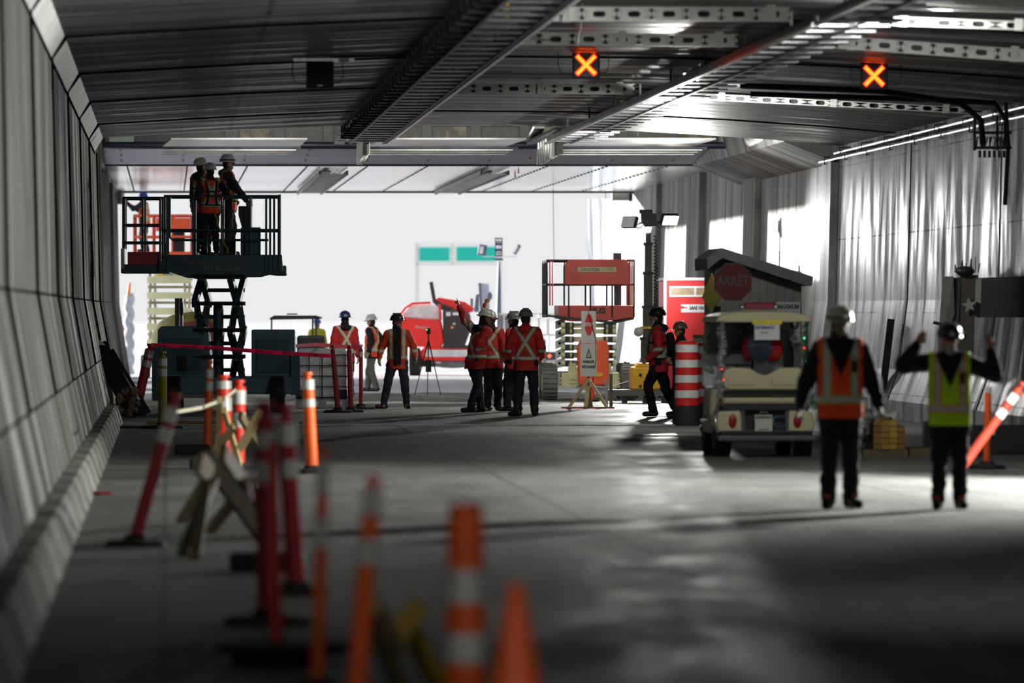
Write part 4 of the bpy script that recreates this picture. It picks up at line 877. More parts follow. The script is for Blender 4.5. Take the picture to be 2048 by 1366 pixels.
# red and cream lift on the right of the group
t = thing('scissor_lift', G(1175, 99), 'lowered scissor lift with faded red platform, cream arms and big grey tyres', 'scissor lift', 0.03)
M_gtyre = mat('dusty_tyre', (112, 112, 108), 0.85, var=0.3, scale=8)
for x, y in ((-0.80, -0.95), (0.78, -0.95), (-0.80, 0.95), (0.78, 0.95)): wheel(t, (x, y, 0.36), 0.36, 0.30, M_gtyre, hub=M_cream)
MB().bb(-0.58, 0.58, -1.25, 1.25, 0.28, 0.56).build('chassis', M_cream, t, bevel=0.02)
b = MB()
for s in (-1, 1):
    for z in (0.28, 0.36, 0.44): b.bar((s*0.6, -1.2, z), (s*0.28, -1.25, z), 0.06, 0.04)
b.build('steering_links', M_cream, t)
o = MB().prism([(-0.24, 0.30), (0.36, 0.30), (0.38, 1.05), (0.32, 1.20), (-0.20, 1.20), (-0.26, 1.05)], -1.34, -1.0).build('red_cover', M_orp, t, bevel=0.03)
MB().lathe([(0.0, -0.005), (0.09, -0.005), (0.09, 0.005), (0.0, 0.005)], (0.16, -1.35, 0.52), 20, sy=0.5, rot=Matrix.Rotation(PI/2, 3, 'X')).build('round_badge', M_yellow, o)
for i, z in enumerate((0.74, 0.90, 1.06, 1.22, 1.38, 1.50)):
    MB().bb(-0.50, 0.48, -1.0, 1.0, z-0.045, z+0.04).build('scissor_arm', M_cream, t)
    for s in (-1, 1):
        x = -0.02+s*0.43; MB().tube([(x-0.12, -1.05, z), (x+0.12, -1.05, z)], 0.065, 10).build('pivot_tube', M_cream, t, smooth=True)
        MB().box((x, -1.06, z), (0.09, 0.16, 0.12)).build('pivot_bracket', M_dark, t)
        MB().box((x-s*0.11, -1.06, z), (0.04, 0.16, 0.11)).build('pivot_bracket', M_dark, t)
MB().prism([(-0.45, 0.5), (-0.2, 0.5), (-0.3, 0.75), (-0.42, 0.75)], -1.2, -1.05).build('arm_foot', M_cream, t)
MB().prism([(0.2, 0.5), (0.45, 0.5), (0.42, 0.75), (0.3, 0.75)], -1.2, -1.05).build('arm_foot', M_cream, t)
pl = MB()
for i in range(5): pl.plate([(-0.66, -0.3, 0.62+i*0.2), (-0.47, -0.3, 0.70+i*0.2), (-0.47, -0.3, 0.86+i*0.2), (-0.66, -0.3, 0.78+i*0.2)], 0.03)
o = pl.build('side_plates', M_white, t); b = MB()
for i in range(5): b.ell((-0.58, -0.34, 0.74+i*0.2), (0.025, 0.01, 0.025), 8)
b.build('bolt_hole', M_black, o)
MB().prism([(-0.63, 1.90), (0.88, 1.90), (0.88, 1.66), (0.5, 1.60), (-0.3, 1.58), (-0.63, 1.64)], -1.15, 1.2).build('platform', M_redp, t, bevel=0.015)
MB().prism([(-0.86, 1.68), (0.5, 1.54), (0.88, 1.62), (0.88, 1.66), (0.5, 1.58), (-0.86, 1.72)], -1.18, 1.2).build('deck_edge', M_dark, t)
guard(t, -0.86, 0.88, -1.15, 1.2, 1.66, 2.80, M_dark, 4, (0.58,), 0.02, 3)
for x in (0.74, 0.79, 0.84, -0.80, -0.75): MB().tube([(x, -1.17, 1.9), (x, -1.17, 2.8)], 0.016, 6).build('rail_post', M_redp, t)
o = MB().prism([(-0.50, 2.32), (0.78, 2.32), (0.78, 2.74), (0.70, 2.82), (-0.42, 2.82), (-0.50, 2.74)], -1.20, -1.16).build('front_panel', M_redp, t, bevel=0.008)
MB().bb(-0.25, 0.52, -1.215, -1.205, 2.57, 2.665).build('name_strip', mat('name_strip', (160, 160, 126), 0.5), t)
text('LOCATION', 0.075, (-0.0, -1.218, 2.617), M_letterb, t, bold=0.001); text('TURMEL', 0.075, (0.36, -1.218, 2.617), mat('olive_letters', (120, 126, 60), 0.6, bump=0), t)
text('JLG', 0.145, (0.18, -1.156, 1.79), M_letterb, t, bold=0.008, sx=1.2)
MB().bb(0.50, 0.64, -0.9, -0.75, 1.9, 2.32).build('control_stand', M_dark, t); MB().bb(0.48, 0.64, -0.9, -0.75, 2.8, 2.95).build('upper_box', M_dark, t)
# ------------------------------------------------------------------ tubes, cones, drums
def ttube(px, s, label, dx=0, dy=0, h=1.15, r=0.055, m=None, base_w=0.5, grp='delineator tubes along the lane closure', rb=0.03, bands=((0.80, 0.90), (0.66, 0.76)), taper=1.0, basem=True, fat=False, ty=0.0):
    """tube delineator leaning dx, dy metres at its top"""
    t = thing('delineator_tube', G(px, s), label, 'traffic tube', 0, grp); m = m or M_redor
    if basem:
        MB().lathe([(base_w*0.5, 0.0), (base_w*0.5, 0.025), (base_w*0.42, 0.045), (0.1, 0.055), (0.08, 0.09)], (0, 0, 0.001), 8, sy=1.0, rot=Matrix.Rotation(PI/8, 3, 'Z')).build('rubber_base', M_black, t)
    A = Vector((0, 0, 0.05)); T = Vector((dx, dy, h)); q = lambda f: A.lerp(T, f)
    MB().tube([q(0), q(0.92), q(0.93), q(0.955), q(0.97), q(1)], [r*taper, r*0.92, r*0.5, r*0.5, r*0.8, r*0.75], 14).build('tube', m, t, smooth=True)
    for a, c in bands: MB().tube([q(a), q(c)], [r*(taper+(0.92-taper)*a)+0.003, r*(taper+(0.92-taper)*c)+0.003], 14).build('reflective_band', M_reflw, t, smooth=True)
    return t
ttube(272, 115.5, 'faded red tube leaning right against the left lift beside the rubble', 0.26, 0, 1.22, 0.085, M_maroon, basem=False)
ttube(325, 131, 'dirty yellow-green tube standing in front of the teal lift', 0.0, 0, 1.18, 0.07, M_yelgr, 0.7)
ttube(270, 262, 'red-orange tube leaning right on a skewed black base by the kerb', 0.31, 0.1, 1.17, 0.052, M_deep, 0.5)
ttube(415, 160, 'slim bright orange tube behind the wooden barricade, left of the fat red one', 0.03, 0, 1.18, 0.052, M_orange, 0.45)
ttube(448, 172, 'fat red tube with white bands rising behind the wooden barricade', 0, 0, 1.05, 0.09, M_redor, 0.6, taper=1.15, bands=((0.58, 0.74), (0.84, 0.93)))
ttube(478, 178, 'white-banded red cone tube right of the fat red one', 0.0, 0, 1.02, 0.085, M_redor, 0.5, taper=0.75, bands=((0.45, 0.62), (0.72, 0.88)))
ttube(624, 181, 'bright orange tube alone in front of the white tank', -0.05, 0, 1.12, 0.072, M_orange, 0.42, taper=1.0, bands=((0.82, 0.92), (0.64, 0.72)))
ttube(536, 349, 'thick dark red tube of the blurred front group, left of two dark ones', -0.02, 0, 1.28, 0.062, M_deep, 0.55, bands=((0.62, 0.72), (0.78, 0.86)))
ttube(592, 316, 'thick dark red tube of the blurred front group, right and behind', -0.07, 0, 1.20, 0.06, M_deep, 0.45, bands=((0.6, 0.7), (0.78, 0.9)))
ttube(553, 391, 'thin orange tube in front of the two dark red ones', -0.02, 0, 1.13, 0.032, M_redor, 0.5, bands=())
ttube(634, 430, 'blurred slim orange tube cut by the lower frame edge, left of two', 0.03, 0, 1.17, 0.030, M_orange, 0.45, bands=((0.58, 0.70), (0.80, 0.94)))
ttube(708, 470, 'blurred leaning orange tube cut by the lower frame edge, right of two', 0.085, 0, 1.10, 0.044, M_orange, 0.45, bands=((0.64, 0.74), (0.84, 0.94)))
ttube(1973, 176, 'orange tube standing upright on the right with a white cone cap', 0.02, 0, 0.93, 0.042, M_orange, 0.46, bands=((0.93, 0.999),))
ttube(1915, 186, 'orange tube with white bands leaning steeply right behind the upright one', 0.72, 0.1, 1.02, 0.055, mat('burnt_orange', (158, 48, 28), 0.6), basem=False, bands=((0.62, 0.70), (0.78, 0.87)))
ttube(676, 113.5, 'dark red tube leaning left in front of the white tank', -0.10, 0, 1.20, 0.048, M_maroon, 0.55, bands=())
ttube(702, 113, 'dark red tube upright at the right corner of the white tank', -0.035, 0, 1.18, 0.048, M_maroon, 0.5, bands=())
ttube(722, 109.5, 'slim red tube right of the tank at the tape corner', 0.0, 0, 1.18, 0.038, M_maroon, 0.55, bands=((0.80, 0.88),))
def ccone(px, s, label, h=0.9, r0=0.19, r1=0.03, bands=(), m=None, grp='traffic cones at the lower frame edge', bw=0.42):
    t = thing('traffic_cone', G(px, s), label, 'traffic cone', 0, grp)
    MB().box((0, 0, 0.02), (bw, bw, 0.04)).build('base_plate', M_black, t, bevel=0.01)
    R = lambda z: r0+(r1-r0)*z/h
    MB().lathe([(r0, 0.04), (R(h*0.5), h*0.5), (r1, h), (r1*0.7, h+0.01)], n=20).build('cone_body', m or M_orange, t, smooth=True)
    for a, c in bands: MB().lathe([(R(a*h)+0.003, a*h), (R(c*h)+0.003, c*h)], n=20, close=False).build('reflective_band', M_reflw, t, smooth=True)
ccone(931, 500, 'blurred stack of orange and white banded cone at the lower edge, taller of two', 1.02, 0.088, 0.070, ((0.385, 0.50), (0.62, 0.75)), bw=0.4)
tc_ = MB().tube([(0, 0, 0), (0, 0, 0.09)], [0.035, 0.03], 12)
ccone(1032, 560, 'blurred wide orange cone at the lower edge, right of the banded one', 0.82, 0.17, 0.025, ((0.40, 0.54),), bw=0.45)
def drum(px, s, label, h=1.1, grp='orange and white safety drums', m=None):
    t = thing('safety_drum', G(px, s), label, 'safety drum', 0, grp); r0, r1 = 0.19*h/1.25, 0.165*h/1.25
    R = lambda z: r0+(r1-r0)*z/h
    MB().lathe([(r0*1.1, 0.0), (r0*1.12, 0.12*h), (r0, 0.24*h)], n=24).build('ballast_ring', M_black, t, smooth=True)
    z = 0.24*h; dz = 0.72*h/8
    body = MB().lathe([(R(z), z), (R(h*0.96), h*0.96), (r1*0.7, h), (r1*0.3, h)], n=24).build('drum_body', m or M_orange, t, smooth=True)
    for i in range(4): a = z+dz*(2*i+(0 if i == 0 else 0))+ (dz if True else 0)*1.0; MB().lathe([(R(a)+0.004, a), (R(a+dz)+0.004, a+dz)], n=24, close=False).build('reflective_band', M_reflw, t, smooth=True)
    MB().lathe([(r1*0.9, h*0.955), (r1*0.7, h*1.002), (r1*0.2, h*1.005)], n=24).build('drum_top', M_black, t, smooth=True)
    return t
M_drumr = mat('shaded_drum_red', (204, 38, 36), 0.45)
drum(1374, 128, 'red and white striped drum standing left of the golf cart', 1.32, m=M_drumr)
drum(1414, 124, 'striped drum half hidden by the golf cart and the sign post', 1.28, m=M_drumr)
drum(576, 92, 'bright orange striped drum right of the teal lift', 1.28)
drum(1078, 86, 'striped drum just behind the man with crossed back tape', 1.15)
# ------------------------------------------------------------------ barricades and boards
def boards(px, s, label, lst, name='wood_barricade', cat='barricade', grp=None):
    o0 = G(px, s); t = thing(name, o0, label, cat, 0, grp)
    for (pa, sa, pb, sb, w_, h_, m_) in lst:
        a = P(*pa, sa)-o0; c = P(*pb, sb)-o0
        a.z = max(a.z, 0.03); c.z = max(c.z, 0.03)
        MB().bar(a, c, w_, h_).build('board', m_, t)
    return t
def gs(y): return (y-621)/1.8
boards(430, 262, 'collapsed wooden barricade of crossing boards among the tubes', [
 ((410, 912), 262, (532, 1092), 258, 0.05, 0.15, M_wooddk), ((398, 925), 263, (420, 950), 262, 0.05, 0.17, M_wood), ((446, 905), 258, (528, 1030), 252, 0.05, 0.14, M_wooddk),
 ((430, 930), 250, (362, 1046), 238, 0.09, 0.04, M_wood), ((425, 960), 262, (366, 1116), gs(1116), 0.09, 0.05, M_wooddk), ((412, 970), 266, (390, 1122), gs(1122), 0.08, 0.05, M_wooddk),
 ((500, 960), 256, (420, 1068), gs(1068), 0.09, 0.05, M_wood), ((462, 960), 250, (520, 1032), 246, 0.03, 0.05, M_wood)])
boards(470, 190, 'small pale barricade of crossing boards behind the fat red tube', [
 ((478, 900), 190, (522, 822), 190, 0.05, 0.09, M_wood), ((440, 800), 186, (432, 930), 183, 0.05, 0.09, M_wood), ((480, 830), 188, (520, 900), 186, 0.05, 0.09, M_wooddk), ((400, 940), 186, (470, 850), 190, 0.05, 0.08, M_wood), ((448, 820), 186, (480, 930), 182, 0.05, 0.07, M_wood)])
M_woodY = mat('yellow_lumber', (206, 170, 70), 0.7, var=0.25)
boards(830, 445, 'blurred wooden barricade at the lower frame edge between tube and cone', [
 ((778, 1290), 450, (846, 1205), 450, 0.05, 0.10, M_woodY), ((820, 1255), 440, (900, 1420), 455, 0.05, 0.12, M_woodY), ((748, 1235), 455, (820, 1430), 465, 0.05, 0.10, M_wooddk), ((750, 1210), 460, (800, 1300), 450, 0.04, 0.08, M_wood)])
for px, s, wpx, l in ((535, 289, 150, 'black rubber ballast block behind the thick red tubes'), (405, 176, 50, 'small black ballast block left of the wooden barricade'), (385, 160, 70, 'flat black rubber base lying on the floor near the yellow-green tube')):
    tag(MB().box(G(px, s)+Vector((0, 0, 0.065)), (wpx/s, 0.3, 0.13)).build('ballast_block', M_black, bevel=0.03), l, 'ballast block', 'black ballast blocks')
tag(MB().lathe([(0.36, 0), (0.36, 0.03), (0.3, 0.05)], G(552, 391)+Vector((0.05, -0.12, 0.06)), 8).build('rubber_ring', M_black), 'loose black rubber ring around the foot of the thin orange tube', 'rubber base')
tag(MB().box(G(205, 205)+Vector((0, 0, 0.02)), (0.12, 0.2, 0.03), 0.4).build('red_rag', M_maroon), 'red rag on the floor at the kerb', 'rag')
# tapes
def tape(pts, label, m=M_pink, h=0.066, txt=None, n=1, grp='barricade tapes'):
    pts = [Vector(p) for p in pts]; t = thing('barricade_tape', pts[0], label, 'tape', 0, grp); o0 = pts[0]; b = MB()
    for a, c in zip(pts, pts[1:]): b.bar(a-o0, c-o0, 0.004, h)
    b.build('ribbon', m, t)
    if txt:
        a, c = pts[0], pts[-1]; L = (c-a).length; k = int(L/0.5); ang = math.atan2((c-a).z, (c-a).x)
        for i in range(k):
            q = (c-a)*((i+0.5)/k); text(txt, 0.062, q+Vector((0, -0.012, 0.002)), M_letterb, t, rot=(PI/2, -ang, 0), flip=True, bold=0.002, sx=1.4, ext=0.001)
    return t
tape([P(302, 690, 116), P(405, 694, 116.5), P(560, 706, 117.5), P(664, 712, 118)], 'long pink danger tape across the front of the teal lift', txt='DANGER')
tape([P(590, 692, 106), P(632, 689, 108), P(700, 694, 111), P(724, 692, 110)], 'pink tape behind the white tank going to the slim red tube', txt=None)
tape([P(272, 832, 116), P(300, 838, 116.4), P(320, 843, 117)], 'loose end of pink tape lying by the leaning red tube')
tape([P(296, 700, 115.6), P(288, 760, 115.8), P(285, 830, 116)], 'pink tape hanging down along the leaning red tube', h=0.03)
tape([P(352, 824, 190), P(405, 815, 186), P(445, 800, 180), P(474, 778, 178)], 'pale barrier tape sagging between the leaning tube and the cone tube', mat('pale_tape', (206, 202, 176), 0.5), 0.035)
tape([P(694, 700, 112.5), P(700, 722, 112.7), P(708, 735, 112.8)], 'yellow and pink tape end hanging at the tank corner', mat('yellow_tape', (226, 220, 40), 0.5), 0.06)
tape([P(512, 900, 300), P(498, 960, 298), P(504, 1000, 296)], 'magenta ribbon tied to the dark red tubes', mat('magenta_tape', (190, 30, 150), 0.5), 0.05)
tag(MB().tube([P(1265, 760, 100), P(1215, 775, 104), P(1165, 770, 108), P(1155, 800, 108.5)], 0.006, 5).build('thin_cord', mat('brown_cord', (120, 70, 60), 0.7)), 'thin brown cord sagging from the yellow machine to the sign stand', 'cord')
# ------------------------------------------------------------------ IBC tank
t = thing('caged_tank', G(645, 108), 'white caged plastic tank on a metal pallet behind the tape', 'tank', 0.02)
MB().bb(-0.46, 0.46, -0.4, 0.4, 0.16, 1.10).build('plastic_tank', M_white, t, bevel=0.05)
b = MB()
for i in range(5):
    x = -0.48+0.96*i/4; b.tube([(x, -0.44, 0.14), (x, -0.44, 0.98)], 0.010, 6); b.tube([(x, 0.44, 0.14), (x, 0.44, 0.98)], 0.010, 6)
for i in range(5):
    z = 0.2+0.78*i/4; b.tube([(-0.48, -0.44, z), (0.48, -0.44, z), (0.48, 0.44, z), (-0.48, 0.44, z), (-0.48, -0.44, z)], 0.010, 6, cap=False)
b.build('wire_cage', M_dark, t)
b = MB()
for x in (-0.42, 0, 0.42): b.bb(x-0.07, x+0.07, -0.44, 0.44, 0.0, 0.12)
b.bb(-0.49, 0.49, -0.45, 0.45, 0.12, 0.16); b.build('pallet', M_steel, t)
MB().bb(-0.46, -0.3, -0.42, -0.40, 0.16, 0.34).build('dark_corner', M_dark, t); MB().bb(0.3, 0.46, -0.42, -0.40, 0.16, 0.34).build('dark_corner', M_dark, t)
tag(MB().box(G(622, 100)+Vector((0, 0, 0.65)), (0.55, 0.4, 1.3)).build('dark_bin', M_dark, bevel=0.05), 'dark grey bin standing behind the white tank', 'bin')
# ------------------------------------------------------------------ sign stand
t = thing('sign_stand', G(1177, 109), 'white STOP and pedestrian passage sign on a wooden tripod stand', 'sign', 0.0)
for a, c, m_ in (((0, 0, 0.55), (-0.36, -0.05, 0.02), M_wood), ((0.0, 0, 0.55), (0.34, -0.05, 0.02), M_wood), ((0, 0, 0.4), (-0.06, -0.4, 0.02), M_wood), ((0, 0, 0.4), (0.05, 0.4, 0.02), M_wood)): MB().bar(a, c, 0.07, 0.05).build('leg', m_, t)
MB().bar((0, 0, 0.0), (0, 0, 1.76), 0.045, 0.05).build('post', M_wooddk, t)
MB().bb(-0.5, 0.48, 0.05, 0.12, 0.0, 0.03).build('floor_board', M_maroon, t)
M_sgn = mat('sign_white', (206, 206, 196), 0.5, var=0.12)
MB().bb(-0.135, 0.135, -0.05, -0.035, 1.20, 1.79).build('upper_sign', M_sgn, t); MB().bb(-0.15, 0.15, -0.06, -0.045, 0.59, 1.19).build('lower_sign', M_sgn, t)
def octo(r, cx, cz, y0, y1, sx=1, sz=1): return MB().prism([(cx+r*sx*math.cos(PI/8+i*PI/4), cz+r*sz*math.sin(PI/8+i*PI/4)) for i in range(8)], y0, y1)
octo(0.115, 0.01, 1.54, -0.056, -0.05, 0.68, 1.8).build('octagon', mat('stop_red', (214, 40, 48), 0.45, var=0.1), t)
text('STOP', 0.088, (0.01, -0.060, 1.54), M_letterw, t, bold=0.003, sx=0.72)
MB().prism([(-0.05, 0.93), (0.06, 0.93), (0.005, 1.11)], -0.064, -0.06).build('triangle', M_letterb, t); MB().prism([(-0.03, 0.945), (0.04, 0.945), (0.005, 1.065)], -0.067, -0.064).build('triangle_field', M_sgn, t)
b = MB(); b.ell((0.0, -0.069, 1.02), (0.008, 0.002, 0.008), 8); b.bar((0, -0.069, 1.01), (0.0, -0.069, 0.985), 0.003, 0.01); b.bar((0, -0.069, 0.985), (-0.012, -0.069, 0.955), 0.003, 0.006); b.bar((0, -0.069, 0.985), (0.012, -0.069, 0.955), 0.003, 0.006); b.build('walker_symbol', M_letterb, t)
text('PASSAGE', 0.062, (0.0, -0.062, 0.86), M_letterb, t, bold=0.0025, sx=0.82); text('PIÉTONNIER', 0.062, (0.0, -0.062, 0.765), M_letterb, t, bold=0.0025, sx=0.70)
MB().tube([(0.0, -0.03, 1.8), (0, -0.08, 1.74), (0.13, -0.07, 1.30), (0.135, -0.07, 0.9), (0.08, -0.03, 0.5), (-0.03, -0.06, 0.1)], 0.006, 5).build('rope', M_dark, t)
tag(MB().bar(G(1213, 108)+Vector((0, 0, 0)), G(1213, 108)+Vector((0, 0, 0.52)), 0.05, 0.05).build('stake', M_steel), 'short upright stake right of the sign stand, left of two', 'stake', 'stakes beside the sign stand')
tag(MB().bar(G(1222, 107.5), G(1222, 107.5)+Vector((0, 0, 0.62)), 0.06, 0.05).build('stake', M_wooddk), 'darker taller stake right of the sign stand', 'stake', 'stakes beside the sign stand')
ccone(1182, 101, 'tall slim orange cone behind the sign stand', 0.62, 0.07, 0.05, (), M_redor, None, 0.3)
# laser tripod
t = thing('laser_tripod', G(857, 94), 'thin black survey tripod with a green-lit laser level', 'tripod', 0)
for x, y in ((-0.30, 0.1), (0.26, 0.1), (-0.02, -0.3)): MB().tube([(0, 0, 1.18), (x, y, 0)], [0.014, 0.008], 6).build('leg', M_black, t)
MB().tube([(0, 0, 1.05), (0, 0, 1.3)], 0.014, 6).build('centre_column', M_black, t); o = MB().box((0, 0, 1.36), (0.085, 0.08, 0.13)).build('laser_level', M_black, t, bevel=0.01)
MB().box((-0.035, -0.045, 1.39), (0.02, 0.01, 0.03)).build('green_light', mat('green_led', (60, 255, 120), 0.4, emit=2), o); MB().box((0.0, 0, 0.62), (0.12, 0.1, 0.26)).build('battery_pack', M_black, t)
# ------------------------------------------------------------------ golf cart on the right
t = thing('golf_cart', G(1530, 163), 'cream golf cart seen from behind, decorated with tinsel, hung with a paper notice', 'golf cart', TH+0.015)
for x, y, r, w_ in ((-0.50, 0.3, 0.225, 0.2), (0.50, 0.3, 0.225, 0.2), (-0.46, 1.95, 0.225, 0.18), (0.46, 1.95, 0.225, 0.18)): wheel(t, (x, y, r), r, w_, hub=M_steel)
MB().bb(-0.56, 0.56, 0.0, 2.25, 0.26, 0.34).build('chassis', M_dark, t, bevel=0.02)
MB().bb(-0.60, 0.62, -0.14, 0.0, 0.20, 0.27).build('rear_bumper', mat('bumper_grey', (92, 94, 96), 0.5), t, bevel=0.02)
for s in (-1, 1):
    o = MB().prism([(s*0.26, 0.30), (s*0.56, 0.30), (s*0.62, 0.36), (s*0.58, 0.56), (s*0.30, 0.58)], 0.0, 0.6).build('rear_fender', M_creamcar, t, bevel=0.03)
    MB().ell((s*0.40, -0.01, 0.44), (0.05, 0.02, 0.085), 12).build('tail_light', mat('tail_red', (170, 20, 34), 0.3), o, smooth='all')
b = MB(); b.bb(-0.26, 0.26, 0.12, 0.18, 0.3, 0.6); b.bar((-0.27, -0.02, 0.30), (-0.27, 0.05, 0.66), 0.04, 0.04); b.bar((0.27, -0.02, 0.30), (0.27, 0.05, 0.66), 0.04, 0.04); b.bar((-0.5, 0.02, 0.62), (0.5, 0.02, 0.62), 0.06, 0.08); b.build('bagwell', M_dark, t)
o = MB().box((-0.02, -0.02, 0.42), (0.215, 0.015, 0.20)).build('number_plate', M_sgn, t); text('GRIMARD', 0.045, (-0.02, -0.032, 0.49), M_letterb, o, bold=0.001); text('ÉQUIPEMENT', 0.022, (-0.02, -0.032, 0.34), M_letterb, o); MB().tube([(-0.07, -0.02, 0.53), (-0.06, -0.02, 0.555), (0.02, -0.02, 0.555), (0.03, -0.02, 0.53)], 0.008, 6).build('plate_handle', M_steel, o)
b = MB(); rr = random.Random(9)
for i in range(7): a0 = rr.random()*6; b.tube([(0.19+0.09*math.cos(a0+j*0.5)+rr.uniform(-.01, .01), 0.03+rr.uniform(-.02, .02), 0.44+0.07*math.sin(a0+j*0.5)) for j in range(13)], 0.006, 5)
b.build('blue_rope', mat('blue_rope', (60, 120, 150), 0.8), t)
MB().bb(-0.50, 0.52, 0.35, 0.88, 0.36, 0.62).build('seat_box', M_dark, t, bevel=0.03)
MB().bb(-0.50, 0.52, 0.30, 0.86, 0.63, 0.75).build('seat_cushion', M_creamcar, t, bevel=0.05)
hb = [(-0.48, 0.84), (-0.50, 0.92), (-0.50, 1.02), (-0.46, 1.08), (-0.36, 1.10), (-0.16, 1.09), (-0.06, 1.03), (0.02, 1.0), (0.10, 1.03), (0.20, 1.09), (0.44, 1.10), (0.52, 1.07), (0.55, 1.0), (0.54, 0.9), (0.50, 0.84), (0.42, 0.82), (-0.4, 0.82)]
o = MB().prism(hb, 0.22, 0.36).build('backrest', M_creamcar, t, bevel=0.03)
for cx in (-0.26, 0.28): MB().prism([(cx-0.17, 0.88), (cx+0.17, 0.88), (cx+0.18, 0.94), (cx+0.15, 1.03), (cx-0.15, 1.03), (cx-0.18, 0.94)], 0.205, 0.225).build('backrest_pad', M_creamcar, o, bevel=0.01)
b = MB(); b.tube([(-0.53, 0.25, 0.6), (-0.55, 0.25, 1.0), (-0.52, 0.3, 1.05)], 0.02, 8); b.tube([(0.56, 0.25, 0.6), (0.58, 0.25, 1.0), (0.55, 0.3, 1.05)], 0.02, 8); b.bb(-0.5, 0.5, 0.24, 0.3, 0.76, 0.82); b.build('seat_frame', M_black, t)
Mt = Matrix.Rotation(math.radians(-58), 3, 'X')
b = MB(); b.tube([Vector((-0.22, 1.1, 1.12))+Mt@Vector((0.20*math.cos(a), 0.20*math.sin(a), 0)) for a in [2*PI*i/24 for i in range(25)]], 0.013, 8, cap=False); b.tube([(-0.42, 1.1, 1.12), (-0.02, 1.1, 1.12)], 0.012, 6); b.tube([(-0.22, 1.1, 1.12), (-0.22, 1.5, 0.85)], 0.02, 8); b.build('steering_wheel', M_black, t, smooth='all')
MB().bb(-0.60, 0.42, 1.55, 1.62, 0.85, 1.26).build('dashboard', mat('dash_pale', (226, 230, 238), 0.5, var=0.2), t, bevel=0.02)
MB().prism([(-0.52, 0.3), (0.52, 0.3), (0.50, 0.85), (-0.50, 0.85)], 1.62, 2.35).build('front_cowl', M_creamcar, t, bevel=0.06)
for s in (-1, 1): MB().prism([(s*0.50, 0.28), (s*0.60, 0.28), (s*0.60, 0.40), (s*0.50, 0.36)], 0.6, 1.6).build('side_sill', M_creamcar, t, bevel=0.01)
rf = MB(); n = 10
prof = [(-0.60, 1.66), (-0.56, 1.73), (-0.40, 1.775), (0.0, 1.79), (0.40, 1.775), (0.56, 1.73), (0.60, 1.66), (0.50, 1.655), (-0.5, 1.655)]
rf.prism(prof, 0.1, 1.75).build('roof', M_creamcar, t, bevel=0.02)
for x, y in ((-0.54, 0.2), (0.54, 0.2), (-0.54, 1.62), (0.54, 1.62)): MB().tube([(x, y, 0.5 if y < 1 else 0.9), (x, y, 1.67)], 0.018, 8).build('roof_post', M_dark, t)
MB().bb(-0.53, 0.53, 1.60, 1.61, 0.9, 1.65).build('windshield', mat('smoked_screen', (40, 42, 44), 0.2), t)
o = MB().bb(-0.17, 0.22, 0.7, 0.9, 1.80, 1.90).build('beacon_bar', mat('red_beacon', (150, 20, 40), 0.3), t, bevel=0.02)
for x in (-0.2, 0.22): MB().ell((x, 0.72, 1.84), (0.04, 0.04, 0.04), 12).build('chrome_lamp', M_shiny, t, smooth='all')
MB().tube([(-0.2, 0.7, 1.80), (0.22, 0.7, 1.80)], 0.016, 8).build('beacon_rail', M_shiny, t)
o = MB().box((0.03, 0.04, 1.54), (0.31, 0.01, 0.20)).build('paper_notice', M_white, t); text('GRIMARD', 0.055, (0.0, 0.03, 1.59), mat('notice_blue', (60, 74, 130), 0.6, bump=0), o, bold=0.002); text('ÉQUIPE', 0.03, (0.0, 0.03, 1.53), mat('notice_blue', (60, 74, 130)), o)
MB().box((0.03, 0.03, 1.655), (0.36, 0.015, 0.05)).build('yellow_strip', mat('bright_yellow_strip', (236, 222, 30), 0.5), t)
b = MB(); b.ell((0.04, 0.9, 1.36), (0.17, 0.1, 0.20)); solid(b, 'blue_bag', 0.015, mat('blue_white_bag', (120, 136, 176), 0.6, var=0.5, scale=10), t, wr=0.02)
b = MB(); b.ell((0.22, 0.95, 1.32), (0.12, 0.09, 0.16)); b.ell((-0.10, 0.95, 1.32), (0.08, 0.09, 0.16)); solid(b, 'red_jacket_on_seat', 0.015, mat('red_cloth', (200, 36, 44), 0.8), t, wr=0.02)
mt = [mat('tinsel_silver', (206, 212, 212), 0.3, 0.4), mat('tinsel_green', (90, 150, 110), 0.3, 0.4)]
def garland(pts, m_, par, dens=150, R=0.05, seed=1):
    b = MB(); rr = random.Random(seed); pts = [Vector(p) for p in pts]
    for i in range(dens):
        f = rr.random()*(len(pts)-1); a = int(f); p = pts[a].lerp(pts[a+1], f-a); q = p+Vector((rr.gauss(0, 1), rr.gauss(0, 1), rr.gauss(0, 1))).normalized()*R
        b.bar(p, q, 0.011, 0.006)
    o = b.build('tinsel_garland', m_, par); o['kind'] = 'stuff'; return o
garland([(-0.54, 0.2, 1.65), (-0.50, 0.2, 1.4), (-0.54, 0.18, 1.1), (-0.56, 0.15, 0.7)], mt[0], t, 320, 0.06, 1)
garland([(-0.54, 1.6, 1.65), (-0.60, 1.3, 1.3), (-0.66, 0.8, 1.1), (-0.6, 0.4, 1.05)], mt[0], t, 260, 0.05, 2)
garland([(0.54, 0.2, 1.65), (0.50, 0.2, 1.4), (0.56, 0.18, 1.1), (0.60, 0.15, 0.6)], mt[1], t, 300, 0.06, 3)
garland([(0.5, 1.6, 1.6), (0.56, 1.2, 1.3), (0.64, 0.6, 1.0), (0.66, 0.2, 0.6)], mt[0], t, 300, 0.06, 4)
